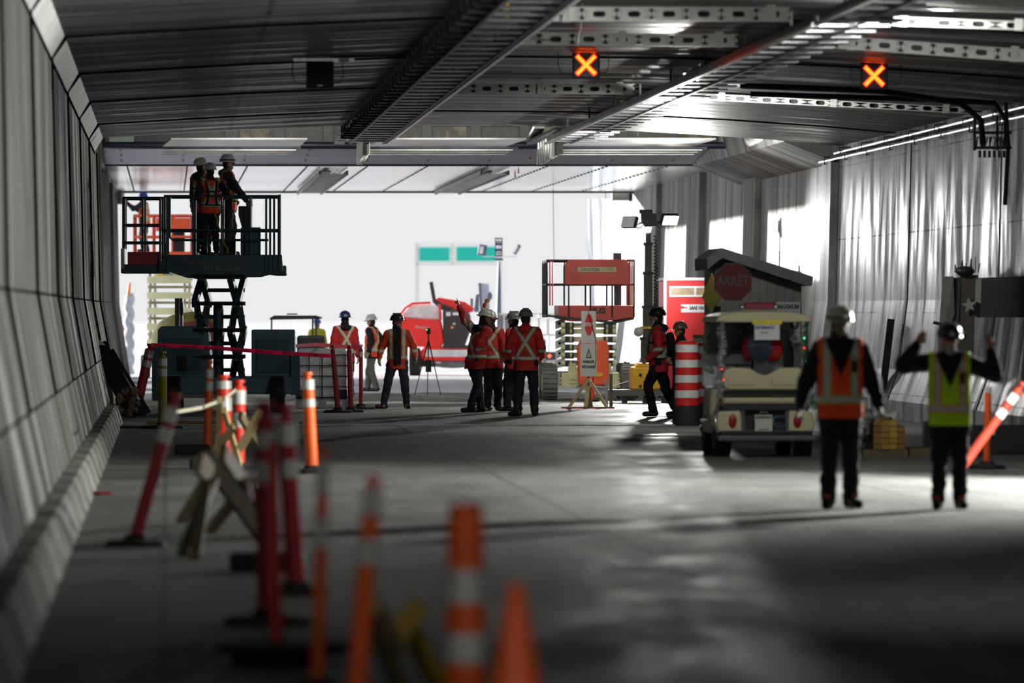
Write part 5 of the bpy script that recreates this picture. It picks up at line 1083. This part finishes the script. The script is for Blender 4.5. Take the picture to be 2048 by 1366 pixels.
for i, (x, z, c) in enumerate(((-0.52, 1.08, (255, 40, 40)), (0.52, 1.18, (60, 240, 120)), (0.54, 1.10, (255, 50, 50)), (0.50, 1.34, (255, 50, 50)), (-0.5, 0.95, (250, 60, 60)), (0.50, 1.46, (90, 230, 160)))):
    MB().ell((x, 0.12, z), (0.012, 0.012, 0.012), 8).build('fairy_light', mat('fairy_%d' % c[0], c, 0.3, emit=2), t)
MB().tube([(-0.56, 0.1, 0.68), (-0.62, -0.02, 0.5), (-0.60, -0.1, 0.3)], 0.018, 8).build('chrome_bar', M_shiny, t, smooth='all')
MB().ell((-0.72, 0.3, 0.45), (0.06, 0.02, 0.03), 8).build('side_mirror', M_shiny, t)
# second cart behind the tank
t = thing('golf_cart', G(590, 84), 'small roofed cart outside behind the white tank, only its thin roof showing', 'golf cart', 0.0)
MB().prism([(-0.60, 1.62), (-0.5, 1.68), (0.45, 1.68), (0.60, 1.64), (0.58, 1.60), (-0.6, 1.58)], 0, 1.6).build('roof', M_dark, t)
for x in (-0.56, 0.42, 0.50): MB().tube([(x, 0.05, 0.4), (x, 0.05, 1.62)], 0.02, 8).build('roof_post', M_dark, t)
MB().bb(-0.2, 0.05, 0.1, 0.2, 1.70, 1.73).build('roof_handle', M_dark, t); MB().bb(-0.55, 0.5, 0.0, 2.0, 0.25, 0.62).build('body', M_dark, t, bevel=0.05)
for x, y in ((-0.5, 0.3), (0.5, 0.3), (-0.5, 1.7), (0.5, 1.7)): wheel(t, (x, y, 0.24), 0.24, 0.18)
MB().ell((-0.42, 0.05, 1.25), (0.07, 0.05, 0.09), 10).build('side_lamp', M_dark, t)
# ------------------------------------------------------------------ hut, ARRET sign, red cabin
t = thing('guard_hut', G(1515, 130), 'dark wooden guard hut with a lopsided shingled gable roof', 'hut', TH)
Mh = mat('hut_board', (58, 56, 54), 0.7, var=0.3, scale=2); Ms = mat('roof_shingle', (48, 50, 54), 0.8, var=0.3, scale=12)
MB().prism([(-0.66, 0), (0.68, 0), (0.68, 2.28), (-0.56, 2.62), (-0.66, 2.52)], 0, 1.7).build('walls', Mh, t)
b = MB()
for i in range(10): b.bb(-0.66+i*0.135, -0.655+i*0.135, -0.012, 0.0, 0.02, 2.30)
b.build('board_battens', mat('batten', (44, 42, 40), 0.7), t)
MB().prism([(-0.80, 2.60), (-0.57, 2.76), (0.84, 2.32), (0.82, 2.18), (0.72, 2.18), (-0.56, 2.60), (-0.66, 2.53), (-0.79, 2.42)], -0.2, 1.9).build('roof', Ms, t, bevel=0.01)
b = MB(); b.bb(-0.48, -0.08, -0.03, 0.0, 1.50, 1.72); b.build('window_ledge', mat('ledge_grey', (96, 98, 102), 0.6), t)
MB().bb(-0.52, -0.42, -0.04, 0.0, 2.3, 2.5).build('wall_lamp', M_reflw, t)
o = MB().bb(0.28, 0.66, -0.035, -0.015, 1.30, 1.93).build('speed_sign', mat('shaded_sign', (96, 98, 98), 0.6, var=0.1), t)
text('MAXIMUM', 0.085, (0.47, -0.04, 1.86), M_letterb, o, bold=0.003, sx=0.85); text('40', 0.36, (0.47, -0.04, 1.63), M_letterb, o, bold=0.01); text('km/h', 0.10, (0.47, -0.04, 1.39), M_letterb, o, bold=0.002)
t = thing('stop_sign', G(1432, 137), 'red octagonal ARRÊT sign on a dark post in front of the hut', 'stop sign', 0.0)
MB().bar((0.02, 0.05, 0), (0.02, 0.05, 1.86), 0.10, 0.09).build('post', mat('dark_timber', (52, 50, 48), 0.7), t)
cx = (1466-1432)/137; cz = 1.8+(621-564)/137
octo(0.298, cx, cz, -0.03, -0.02).build('sign_border', mat('border_grey', (176, 160, 160), 0.5), t); octo(0.283, cx, cz, -0.036, -0.03).build('sign_face', M_signred, t)
text('ARRÊT', 0.20, (cx, -0.042, cz+0.01), mat('arret_letters', (196, 176, 178), 0.5, bump=0), t, bold=0.003, sx=0.80)
MB().bar((0.02, 0.0, cz), (cx, -0.01, cz), 0.04, 0.06).build('bracket', M_dark, t)
t = thing('diamond_sign', G(1424, 133), 'yellow diamond sign seen edge-on behind the red octagon', 'traffic sign', -0.9)
MB().plate([(-0.22, 0, 2.0), (0, 0, 1.75), (0.22, 0, 2.0), (0, 0, 2.36)], 0.012).build('sign_plate', mat('olive_yellow', (92, 86, 26), 0.6), t); MB().bar((0, 0.04, 0), (0, 0.04, 2.3), 0.05, 0.05).build('post', M_dark, t)
t = thing('toilet_cabin', G(1390, 94), 'bright red portable sanitary cabin with white trim and a white name plate', 'cabin', TH)
MB().bb(-0.62, 0.9, 0.0, 1.8, 0.1, 2.44).build('cabin_body', M_red, t, bevel=0.02)
b = MB(); b.bb(-0.67, 0.92, -0.02, 1.82, 2.44, 2.50); b.bb(-0.67, -0.61, -0.03, 0.03, 0.08, 2.46); b.bb(-0.67, 0.92, -0.03, 1.8, 0.04, 0.12); b.build('white_trim', M_white, t)
o = MB().bb(-0.55, 0.60, -0.025, 0.0, 2.09, 2.32).build('window_frame', M_white, t); MB().bb(-0.51, -0.02, -0.035, -0.02, 2.13, 2.28).build('pane', mat('tan_glass', (176, 156, 126), 0.3), o); MB().bb(0.02, 0.56, -0.035, -0.02, 2.13, 2.28).build('pane', mat('tan_glass', (176, 156, 126), 0.3), o)
o = MB().bb(-0.30, 0.50, -0.02, 0.0, 1.76, 1.93).build('name_plate', M_white, t); text('SANI VAC', 0.105, (0.05, -0.026, 1.85), M_letterb, o, bold=0.003, sx=0.74)
b = MB(); b.tube([(-0.27+0.03*math.cos(a), -0.03, 1.86+0.025*math.sin(a)) for a in [i*0.5 for i in range(8)]]+[(-0.16, -0.03, 1.86)], 0.010, 6); b.build('swirl_mark', M_signred, o)
for x in (-0.5, 0.8): wheel(t, (x, 1.0, 0.22), 0.22, 0.16)
t = thing('message_board', G(1404, 116), 'pale folding board on a stand between the two striped drums', 'board', 0.0)
MB().bb(-0.14, 0.02, 0, 0.06, 0.75, 1.34).build('panel', mat('olive_pale', (150, 148, 128), 0.6), t); MB().bar((-0.16, 0.03, 1.36), (0.22, 0.03, 1.34), 0.1, 0.05).build('top_board', M_wooddk, t); MB().bar((0.03, 0.05, 0), (0.03, 0.05, 1.34), 0.05, 0.05).build('post', M_dark, t)
# ------------------------------------------------------------------ light tower, yellow machine and small things beside it
t = thing('light_tower', G(1300, 97), 'telescopic light tower with coiled cable and two floodlights, right one glaring', 'light tower', 0.0)
Mm = mat('mast_olive', (66, 66, 56), 0.5, 0.4)
for i, (z0, z1, w_) in enumerate(((0.3, 1.25, 0.30), (1.2, 1.9, 0.22), (1.85, 2.6, 0.18), (2.55, 3.2, 0.15), (3.15, 3.55, 0.11))):
    MB().bb(-0.04-w_/2, -0.04+w_/2, -w_/2, w_/2, z0, z1).build('mast_section', Mm, t, bevel=0.01); MB().bb(-0.06-w_/2, -0.02+w_/2, -w_/2-0.02, w_/2+0.02, z1-0.06, z1).build('collar', M_dark, t)
b = MB(); b.tube([(0.12+0.045*math.cos(a), -0.1+0.045*math.sin(a), 1.55+a*0.0111) for a in [i*0.6 for i in range(270)]], 0.012, 5); b.build('coiled_cable', M_cable, t, smooth='all')
MB().bb(-0.20, 0.02, -0.13, 0.13, 1.42, 1.47).build('yellow_collar', M_yellow, t)
MB().prism([(-0.20, 3.82), (0.12, 3.80), (0.16, 3.55), (-0.10, 3.52), (-0.18, 3.62)], -0.14, 0.12).build('head_box', M_dark, t, bevel=0.01); MB().bb(-0.22, 0.05, -0.1, 0.1, 3.80, 3.88).build('head_cap', M_dark, t)
M_floodE = mat('flood_glass', (255, 253, 240), 0.4, emit=40, var=0.02, bump=0)
for s, cx_, cz_, ry in ((1, 0.40, 3.68, 0.25), (-1, -0.42, 3.62, -0.5)):
    R = Euler((math.radians(28), 0, s*0.5)).to_matrix()
    if s < 0: R = Euler((math.radians(20), 0, 2.4)).to_matrix()
    o = MB().box((cx_, 0, cz_), (0.38, 0.10, 0.24), rot=R).build('lamp_housing', M_dark, t, bevel=0.02)
    MB().box(Vector((cx_, 0, cz_))+R@Vector((0, -0.058, 0)), (0.33, 0.012, 0.19), rot=R).build('lamp_glass', M_floodE, o)
    MB().tube([(-0.02, 0, 3.66), (s*0.14, 0, 3.62), (cx_, 0.02, cz_-0.08)], 0.022, 8).build('lamp_arm', M_dark, t)
    MB().tube([(s*0.08, -0.05, 3.62), (s*0.2, -0.06, 3.50), (cx_, -0.02, cz_-0.1)], 0.010, 6).build('lamp_cable', M_cable, t)
MB().bb(-0.3, 0.2, -0.3, 0.6, 0.15, 0.45).build('tower_base', M_dark, t); wheel(t, (-0.3, 0.2, 0.2), 0.2, 0.14); wheel(t, (0.25, 0.2, 0.2), 0.2, 0.14)
MB().ell((-0.24, -0.15, 1.36), (0.10, 0.05, 0.10), 14).build('round_gauge', M_zinc, t, smooth='all')
t = thing('yellow_generator', G(1293, 103), 'square yellow generator box on grey skids behind the walking man', 'generator', TH)
MB().bb(-0.28, 0.30, 0, 0.7, 0.26, 0.70).build('housing', M_yellow, t, bevel=0.03); MB().prism([(-0.22, 0.70), (-0.14, 0.78), (0.2, 0.78), (0.3, 0.7)], 0.02, 0.66).build('lid', M_yellow, t, bevel=0.01)
for z in (0.33, 0.55): MB().ell((-0.12, -0.01, z), (0.03, 0.015, 0.03), 8).build('latch', M_dark, t)
MB().bb(-0.75, 0.6, -0.02, 0.75, 0.14, 0.26).build('skid_frame', mat('skid_grey', (96, 98, 94), 0.6), t)
for x in (-0.42, -0.02, 0.35): MB().bb(x-0.05, x+(0.05 if x < -0.3 else 0.2), 0, 0.2, 0, 0.14).build('foot', M_dark, t)
t = thing('fire_extinguisher', P(1251, 742, 99), 'small red fire extinguisher on top of the grey box', 'fire extinguisher', 0)
MB().cap((0, 0, 0.01), (0, 0, 0.11), 0.045, 0.045, 14).build('cylinder', M_red, t, smooth='all'); MB().bb(-0.03, 0.01, -0.01, 0.01, 0.15, 0.19).build('valve', M_black, t); MB().tube([(0, 0, 0.17), (0.07, 0, 0.17), (0.09, 0, 0.1), (0.06, 0, 0.02)], 0.007, 6).build('hose', M_black, t)
tag(MB().bb(0, 0.001, 0, 0.001, 0, 0.001).box((0.0, 0, 0.27), (0.24, 0.3, 0.54)).build('grey_box', mat('box_grey', (150, 152, 150), 0.7), bevel=0.02), 'pale grey box under the fire extinguisher', 'box').location = G(1251, 99)
# ------------------------------------------------------------------ lumber stack
t0 = G(1780, 163)
tag(MB().bb(-0.33, 0.22, 0.02, 1.6, 0, 0.09).bb(0.25, 0.62, 0.1, 1.4, 0, 0.10).build('timber_bearer', M_wooddk, loc=t0), 'low timber bearers under the yellow-ended lumber stack', 'timber')
My = [mat('yellow_lumber_end%d' % i, c, 0.6, var=0.3, scale=8) for i, c in enumerate(((186, 148, 44), (166, 128, 40), (140, 106, 38)))]
k = 0
for r in range(5):
    for c in range(4):
        x = -0.155+c*0.098; z = 0.13+r*0.072; k += 1
        rows = ['bottom', 'second', 'third', 'fourth', 'top'][r]; cl = ['far left', 'left middle', 'right middle', 'far right'][c]
        if r == 4 and c == 3: continue
        tag(MB().box((x, 0.8, z), (0.094, 1.55+0.04*((k*7) % 3), 0.068)).build('lumber_plank', My[(k*5+r) % 3], loc=t0), 'yellow-ended plank, %s row, %s in the stack' % (rows, cl), 'plank', 'planks in the yellow-ended stack')
b = MB(); b.ell((-0.33, 0.7, 0.30), (0.15, 0.8, 0.22)); b.ell((-0.3, 0.3, 0.40), (0.12, 0.4, 0.12)); o = solid(b, 'wrapped_bundle', 0.02, mat('cling_wrap', (170, 174, 176), 0.15, 0.3, var=0.5, scale=14), None, wr=0.04, wscale=14); o.location = t0+Vector((0, 0, 0.08)); tag(o, 'bundle wrapped in shiny plastic left of the lumber stack', 'bundle')
for x, l, m_ in ((-0.18, 'grey and white work gloves on the lumber stack, left of two lumps', M_reflw), (0.02, 'pale crumpled glove on the lumber stack, right of two lumps', M_zinc)):
    b = MB(); b.ell((0, 0, 0.05), (0.09, 0.1, 0.045)); b.ell((0.06, -0.02, 0.07), (0.05, 0.06, 0.04)); hand_prims(b, Vector((0, 0, 0.05)), (0.5, -0.8, 0.05), (0, 0, -1), 'hold', 0.012); o = solid(b, 'work_glove', 0.010, m_, None, wr=0.01); o.location = t0+Vector((x, 0.35, 0.455)); tag(o, l, 'glove', 'gloves on the lumber')
for x, y, w_, h_, l in ((0.75, 1.2, 0.5, 0.42, 'dark crate behind the man with raised hands'), (1.35, 1.6, 0.9, 0.36, 'long dark crate at the right frame edge behind the tubes'), (0.9, 0.5, 0.45, 0.16, 'low dark case behind the leaning tube')):
    tag(MB().box((x, y, h_/2), (w_, 0.5, h_)).build('dark_crate', M_dark, loc=t0, bevel=0.02), l, 'crate', 'dark crates on the right')
tag(MB().box((1.33, 1.33, 0.30), (0.15, 0.02, 0.11)).build('paper_label', M_zinc, loc=t0), 'white paper label on the dark crate at the right edge', 'label')
# ------------------------------------------------------------------ rubble and leaning sheets on the left
t = thing('leaning_sheet', P(205, 700, 118), 'black and grey building sheets leaning on the left wall near the kerb', 'building sheets', 0)
o0 = P(205, 700, 118)
def q(px, py, s): return P(px, py, s)-o0
for i, (a, c, w_, m_) in enumerate((((196, 690, 118), (272, 835, 119), 0.30, M_black), ((212, 698, 117.5), (278, 800, 118), 0.05, M_white), ((216, 704, 117), (290, 830, 117.5), 0.22, M_dark), ((240, 755, 116.5), (297, 830, 117), 0.05, M_white))):
    A = q(*a); C2 = q(*c); C2.z = max(C2.z, -o0.z+0.03); MB().bar(A, C2, 0.05, w_, up=(1, 0, 0.3)).build('sheet', m_, t)
MB().plate([q(192, 690, 118), q(212, 690, 118), q(200, 680, 118)], 0.15).build('folded_corner', M_zinc, t)
b = MB(); rr = random.Random(4)
for i in range(16): b.ell((rr.uniform(-.16, .16), rr.uniform(-.3, .3), 0.28+rr.uniform(0, .2)-0.2*(i % 2)), (0.07, 0.09, 0.07), 8)
o = solid(b, 'rubble_sack', 0.02, mat('sack_tan', (134, 116, 80), 0.9, var=0.6, scale=10, dirt=(50, 44, 34)), None, wr=0.05, wscale=12); o.location = G(252, 121); tag(o, 'tan sack and rubble heaped at the end of the kerb', 'sack')
tag(MB().tube([(0, 0, 0.05), (0.25, -0.1, 0.12)], [0.04, 0.055], 12).build('pale_funnel', M_white, loc=G(302, 117)), 'pale round cap lying beside the leaning sheets', 'cap')
tag(MB().bar(G(340, 128)+Vector((-0.35, 0, 0.04)), G(410, 128)+Vector((0.3, 0, 0.04)), 0.14, 0.07).build('floor_timber', M_wooddk), 'flat timber lying on the floor under the teal lift', 'timber')
tag(MB().bar(G(300, 131)+Vector((-0.5, 0, 0.02)), G(300, 131)+Vector((0.3, 0, 0.02)), 0.12, 0.04).build('floor_timber', M_black), 'thin dark board lying on the floor beside the leaning red tube', 'timber')
# olive mixer drum behind the lift
t = thing('concrete_mixer', G(372, 97), 'olive and red rounded mixer drum behind the teal lift', 'mixer', 0)
b = MB(); b.cap((-0.15, 0, 1.15), (0.25, 0, 1.25), 0.58, 0.55, 22, 1.0); b.build('mixer_drum', mat('mixer_olive', (120, 112, 50), 0.6, var=0.3), t, smooth='all')
b = MB(); b.cap((-0.05, -0.2, 1.15), (0.3, -0.2, 1.2), 0.46, 0.46, 22, 1.0); b.build('red_shroud', mat('mixer_maroon', (110, 44, 50), 0.6), t, smooth='all'); MB().bb(-0.6, 0.7, -0.4, 0.5, 0.0, 0.6).build('mixer_frame', M_dark, t)
# tinsel-like twisted pole and red netting far left outside
t = thing('twisted_pole', G(258, 72), 'tall pale twisted pole with snow on it far left outside', 'pole', 0)
MB().tube([(0.03*math.cos(j*0.9), 0, 0.02+j*0.06) for j in range(38)], 0.13, 10).build('pole', mat('snowy_grey', (190, 200, 214), 0.8, var=0.4, scale=8), t, smooth='all'); MB().cap((-0.02, 0, 2.2), (0.02, 0, 2.55), 0.05, 0.03).build('orange_tip', M_orange, t)
o = sheet('safety_netting', G(232, 70), G(256, 70), 0.01, 1.4, 'pink and orange netting hanging left of the twisted pole far left', None, 0.08, 12, 6); o.data.materials.clear(); o.data.materials.append(mat('netting_pink', (240, 120, 90), 0.8, var=0.5, scale=4, dirt=(250, 220, 226))); o['category'] = 'netting'
# ------------------------------------------------------------------ outside: red telehandler, sign gantry, floodlight mast, flatbed, sheets
t = thing('telehandler', G(870, 72)+Vector((0, 0, -0.15)), 'red and black telescopic handler parked outside in the daylight', 'telehandler', 0.0); t.scale = (78/72,)*3
Mr = mat('machine_red', (244, 36, 30), 0.35, var=0.12, scale=2); Mw = mat('machine_white', (232, 230, 230), 0.4); Mk = mat('machine_black', (52, 40, 46), 0.4, var=0.2)
x = lambda p: (p-870)/78
MB().prism([(x(800), 0.9), (x(880), 0.85), (x(890), 1.0), (x(882), 1.55), (x(800), 1.62), (x(788), 1.3)], -0.9, 0.9).build('rear_hood', Mr, t, bevel=0.04)
MB().prism([(x(800), 1.62), (x(882), 1.55), (x(878), 1.90), (x(862), 1.96), (x(822), 1.94), (x(808), 1.75)], -0.8, 0.8).build('cab_upper', Mw, t, bevel=0.03)
b = MB(); b.tube([(x(798), -0.92, 1.62), (x(812), -0.88, 1.86), (x(826), -0.85, 1.98), (x(862), -0.85, 2.0)], 0.03, 8); b.tube([(x(882), -0.9, 1.55), (x(880), -0.88, 1.95)], 0.035, 8); b.build('cab_frame', Mr, t)
o = MB().prism([(x(888), 0.86), (x(930), 0.9), (x(944), 1.4), (x(940), 1.72), (x(928), 1.80), (x(886), 1.80)], -0.95, 0.6).build('engine_door', Mk, t, bevel=0.04)
for (a, c, z0, z1, m_) in ((893, 902, 1.66, 1.76, Mw), (906, 922, 1.68, 1.75, Mw)): MB().bb(x(a), x(c), -0.965, -0.95, z0, z1).build('sticker', m_, o)
MB().lathe([(0.0, -0.01), (0.035, -0.01), (0.035, 0.01), (0, 0.01)], (x(905), -0.96, 1.37), 12, rot=Matrix.Rotation(PI/2, 3, 'X')).build('round_badge', M_yellow, o); MB().lathe([(0.0, -0.01), (0.03, -0.01), (0.03, 0.01), (0, 0.01)], (x(909), -0.96, 1.46), 12, rot=Matrix.Rotation(PI/2, 3, 'X')).build('fuel_cap', Mw, o)
MB().prism([(x(868), 1.98), (x(884), 1.86), (x(940), 1.74), (x(950), 1.84), (x(930), 2.02), (x(876), 2.14)], -0.5, 0.2).build('boom_base', Mr, t, bevel=0.03)
MB().prism([(x(872), 2.10), (x(882), 1.98), (x(905), 1.88), (x(912), 1.78), (x(890), 1.76), (x(868), 1.98)], -0.55, -0.5).build('boom_shadow_plate', Mk, t)
MB().prism([(x(859), 2.52), (x(866), 2.54), (x(872), 2.1), (x(874), 1.98), (x(866), 2.0)], -0.4, -0.2).build('rear_arm', Mk, t)
MB().prism([(x(846), 0.52), (x(945), 0.52), (x(950), 0.75), (x(935), 0.88), (x(850), 0.88), (x(838), 0.7)], -0.9, 0.9).build('lower_body', Mr, t, bevel=0.05)
MB().bb(x(852), x(948), -0.92, -0.88, 0.62, 0.80).build('white_flank', Mw, t)
b = MB(); b.ell((x(905), 0, 0.48), (0.62, 0.8, 0.16), 20); b.build('under_guard', mat('under_grey', (130, 130, 134), 0.6), t, smooth='all')
MB().bb(x(886), x(942), -0.96, -0.9, 0.84, 0.92).build('step_board', Mk, t)
for px_, yy in ((830, -0.8), (830, 0.8), (992, -0.8), (992, 0.8)): wheel(t, (x(px_), yy, 0.48), 0.34, 0.26, axis='x', hub=M_dark)
MB().bb(x(835), x(995), -0.3, 0.3, 0.36, 0.6).build('axle_frame', M_dark, t)
text('MANITOU', 0.10, (x(846), -0.912, 1.36), mat('pale_letters', (240, 200, 200), 0.5, bump=0), t, rot=(PI/2, 0.12, 0), sx=0.8)
# sign gantry
t = thing('sign_gantry', G(915, 26), 'wide teal highway sign on a white gantry far outside', 'highway sign', 0.0)
x = lambda p: (p-915)/26; z = lambda p: 1.8+(621-p)/26
Mtq = mat('highway_teal', (0, 196, 178), 0.5, var=0.1)
MB().bb(x(838), x(900), -0.05, 0.05, z(523), z(494)).build('sign_panel', Mtq, t); MB().bb(x(912), x(992), -0.05, 0.05, z(523), z(493)).build('sign_panel', Mtq, t)
MB().bb(x(833), x(1000), 0.1, 0.3, z(529), z(527)).build('lower_chord', M_zinc, t); MB().bb(x(833), x(1000), 0.1, 0.3, z(488), z(487)).build('upper_chord', M_zinc, t)
for p in (834, 905, 1000): MB().bb(x(p)-0.12, x(p)+0.12, 0.1, 0.3, 0 if p != 905 else z(528), z(488)).build('gantry_leg', Mw, t)
# floodlight mast outside
t = thing('floodlight_mast', G(1015, 66), 'grey telescopic mast outside with a black lattice lamp block and side lamps', 'light mast', 0.0)
x = lambda p: (p-1015)/66; z = lambda p: 1.8+(621-p)/66; Mg = mat('mast_blue_grey', (86, 98, 122), 0.5, var=0.15)
MB().tube([(x(997), 0, 0), (x(997), 0, z(622)), (x(998), 0, z(560)), (x(998), 0, z(524))], [0.09, 0.085, 0.06, 0.03], 10).build('mast', Mg, t, smooth=True)
b = MB(); b.bb(x(990), x(992), -0.1, 0.05, z(511), z(477)); b.bb(x(1003), x(1005), -0.1, 0.05, z(511), z(477)); b.bb(x(997), x(998), -0.1, 0.05, z(511), z(477))
for p in (477, 488, 500, 511): b.bb(x(990), x(1005), -0.1, 0.05, z(p)-0.02, z(p)+0.02)
for p in (483, 506): b.box((x(997.5), 0, z(p)), (0.2, 0.04, 0.035))
b.build('lamp_block', mat('lattice_navy', (44, 50, 84), 0.5), t); b = MB()
for p in (488, 500): b.ell((x(994), -0.06, z(p)), (0.05, 0.03, 0.05), 8); b.ell((x(1001), -0.06, z(p)), (0.05, 0.03, 0.05), 8)
b.build('small_lamps', Mg, t)
MB().bb(x(990), x(1006), -0.05, 0.05, z(521), z(516)).build('crossarm', Mg, t)
for p, pz, ry, sx_ in ((965, 500, 0.15, 0.26), (1034, 499, 0.55, 0.12)):
    o = MB().box((x(p), 0, z(pz)), (sx_, 0.16, 0.32), rot=Matrix.Rotation(ry, 3, 'Y')).build('side_lamp', Mg, t, bevel=0.02); MB().box((x(p)-0.03, -0.09, z(pz)), (sx_*0.4, 0.02, 0.22), rot=Matrix.Rotation(ry, 3, 'Y')).build('lamp_glass', Mw, o)
MB().bar((x(965), 0, z(513)), (x(1034), 0, z(513)), 0.03, 0.03).build('lamp_bar', Mw, t)
# boom machine and flatbed
t = thing('excavator_arm', G(965, 70), 'grey-blue loader arm rising behind the pointing men', 'loader arm', 0.0); x = lambda p: (p-965)/70; z = lambda p: 1.8+(621-p)/70
MB().prism([(x(961), z(566)), (x(978), z(568)), (x(980), z(620)), (x(982), 0.0), (x(960), 0.0)], 0, 0.4).build('arm', mat('arm_pale', (180, 194, 212), 0.4), t, bevel=0.02); MB().prism([(x(957), z(566)), (x(961), z(566)), (x(964), z(620)), (x(960), z(620))], -0.1, 0.3).build('arm_edge', Mg, t)
MB().prism([(x(948), z(624)), (x(952), z(590)), (x(958), z(588)), (x(958), z(624))], -0.1, 0.2).build('hose_guard', Mg, t); MB().prism([(x(941), z(624)), (x(941), z(597)), (x(946), z(597)), (x(946), z(624))], -0.1, 0.2).build('ram', Mg, t)
MB().ell((x(980), 0.1, z(592)), (0.07, 0.2, 0.12), 10).build('knuckle', Mg, t)
t = thing('flatbed_trailer', G(1050, 70)+Vector((0, 0, 1.8-1.8*80/70)), 'pale flatbed trailer with a strip of orange cross lights outside', 'trailer', 0.0); t.scale = (80/70,)*3; x = lambda p: (p-1050)/80; z = lambda p: 1.8+(621-p)/80
MB().bb(x(995), x(1125), 0, 1.6, z(735), z(718)).build('bed', M_zinc, t); MB().bb(x(995), x(1112), -0.03, 0.0, z(720), z(704)).build('light_strip', mat('strip_navy', (40, 44, 58), 0.4), t)
M_cl = mat('cross_light', (255, 110, 60), 0.4, emit=1.6, bump=0)
for i in range(8):
    cx_ = x(1001+i*14); b = MB(); b.box((cx_, -0.035, z(712)), (0.10, 0.01, 0.035)); b.box((cx_, -0.035, z(712)), (0.035, 0.0105, 0.10)); b.build('cross_light', M_cl, t)
b = MB()
for p in (1008, 1024, 1060, 1078, 1096): b.tube([(x(p), 0.1, z(718)), (x(p), 0.1, z(628))], 0.025, 6)
for pz in (628, 670): b.tube([(x(996), 0.1, z(pz)), (x(1110), 0.1, z(pz))], 0.02, 6)
b.build('stake_rails', M_zinc, t)
MB().bb(x(996), x(1020), 0.2, 0.9, z(662), z(630)).build('pump_box', mat('pump_grey', (130, 134, 142), 0.5), t, bevel=0.02); MB().bb(x(996), x(1016), 0.1, 0.6, z(704), z(668)).build('control_box', M_dark, t, bevel=0.02)
for p in (1010, 1090): 
    for y_ in (0.2, 1.4): wheel(t, (x(p), y_, 0.50), 0.275, 0.2, axis='y')
# hanging white sheets at the right of the portal, thin drop lines
sheet('plastic_sheet', G(1175, 72), G(1262, 72), 0.01, 4.9, 'white translucent curtain hanging at the right end of the portal', 'winter sheets on the right', 0.05)
for px, l in ((1106, 'thin line dropping from the portal lip above the left of the red lift'), (1211, 'thin line dropping from the portal lip above the right of the red lift')):
    tag(MB().tube([P(px, 378.5, 76), P(px+2, 520, 76)], 0.008, 5).build('drop_line', M_dark), l, 'line', 'thin drop lines')
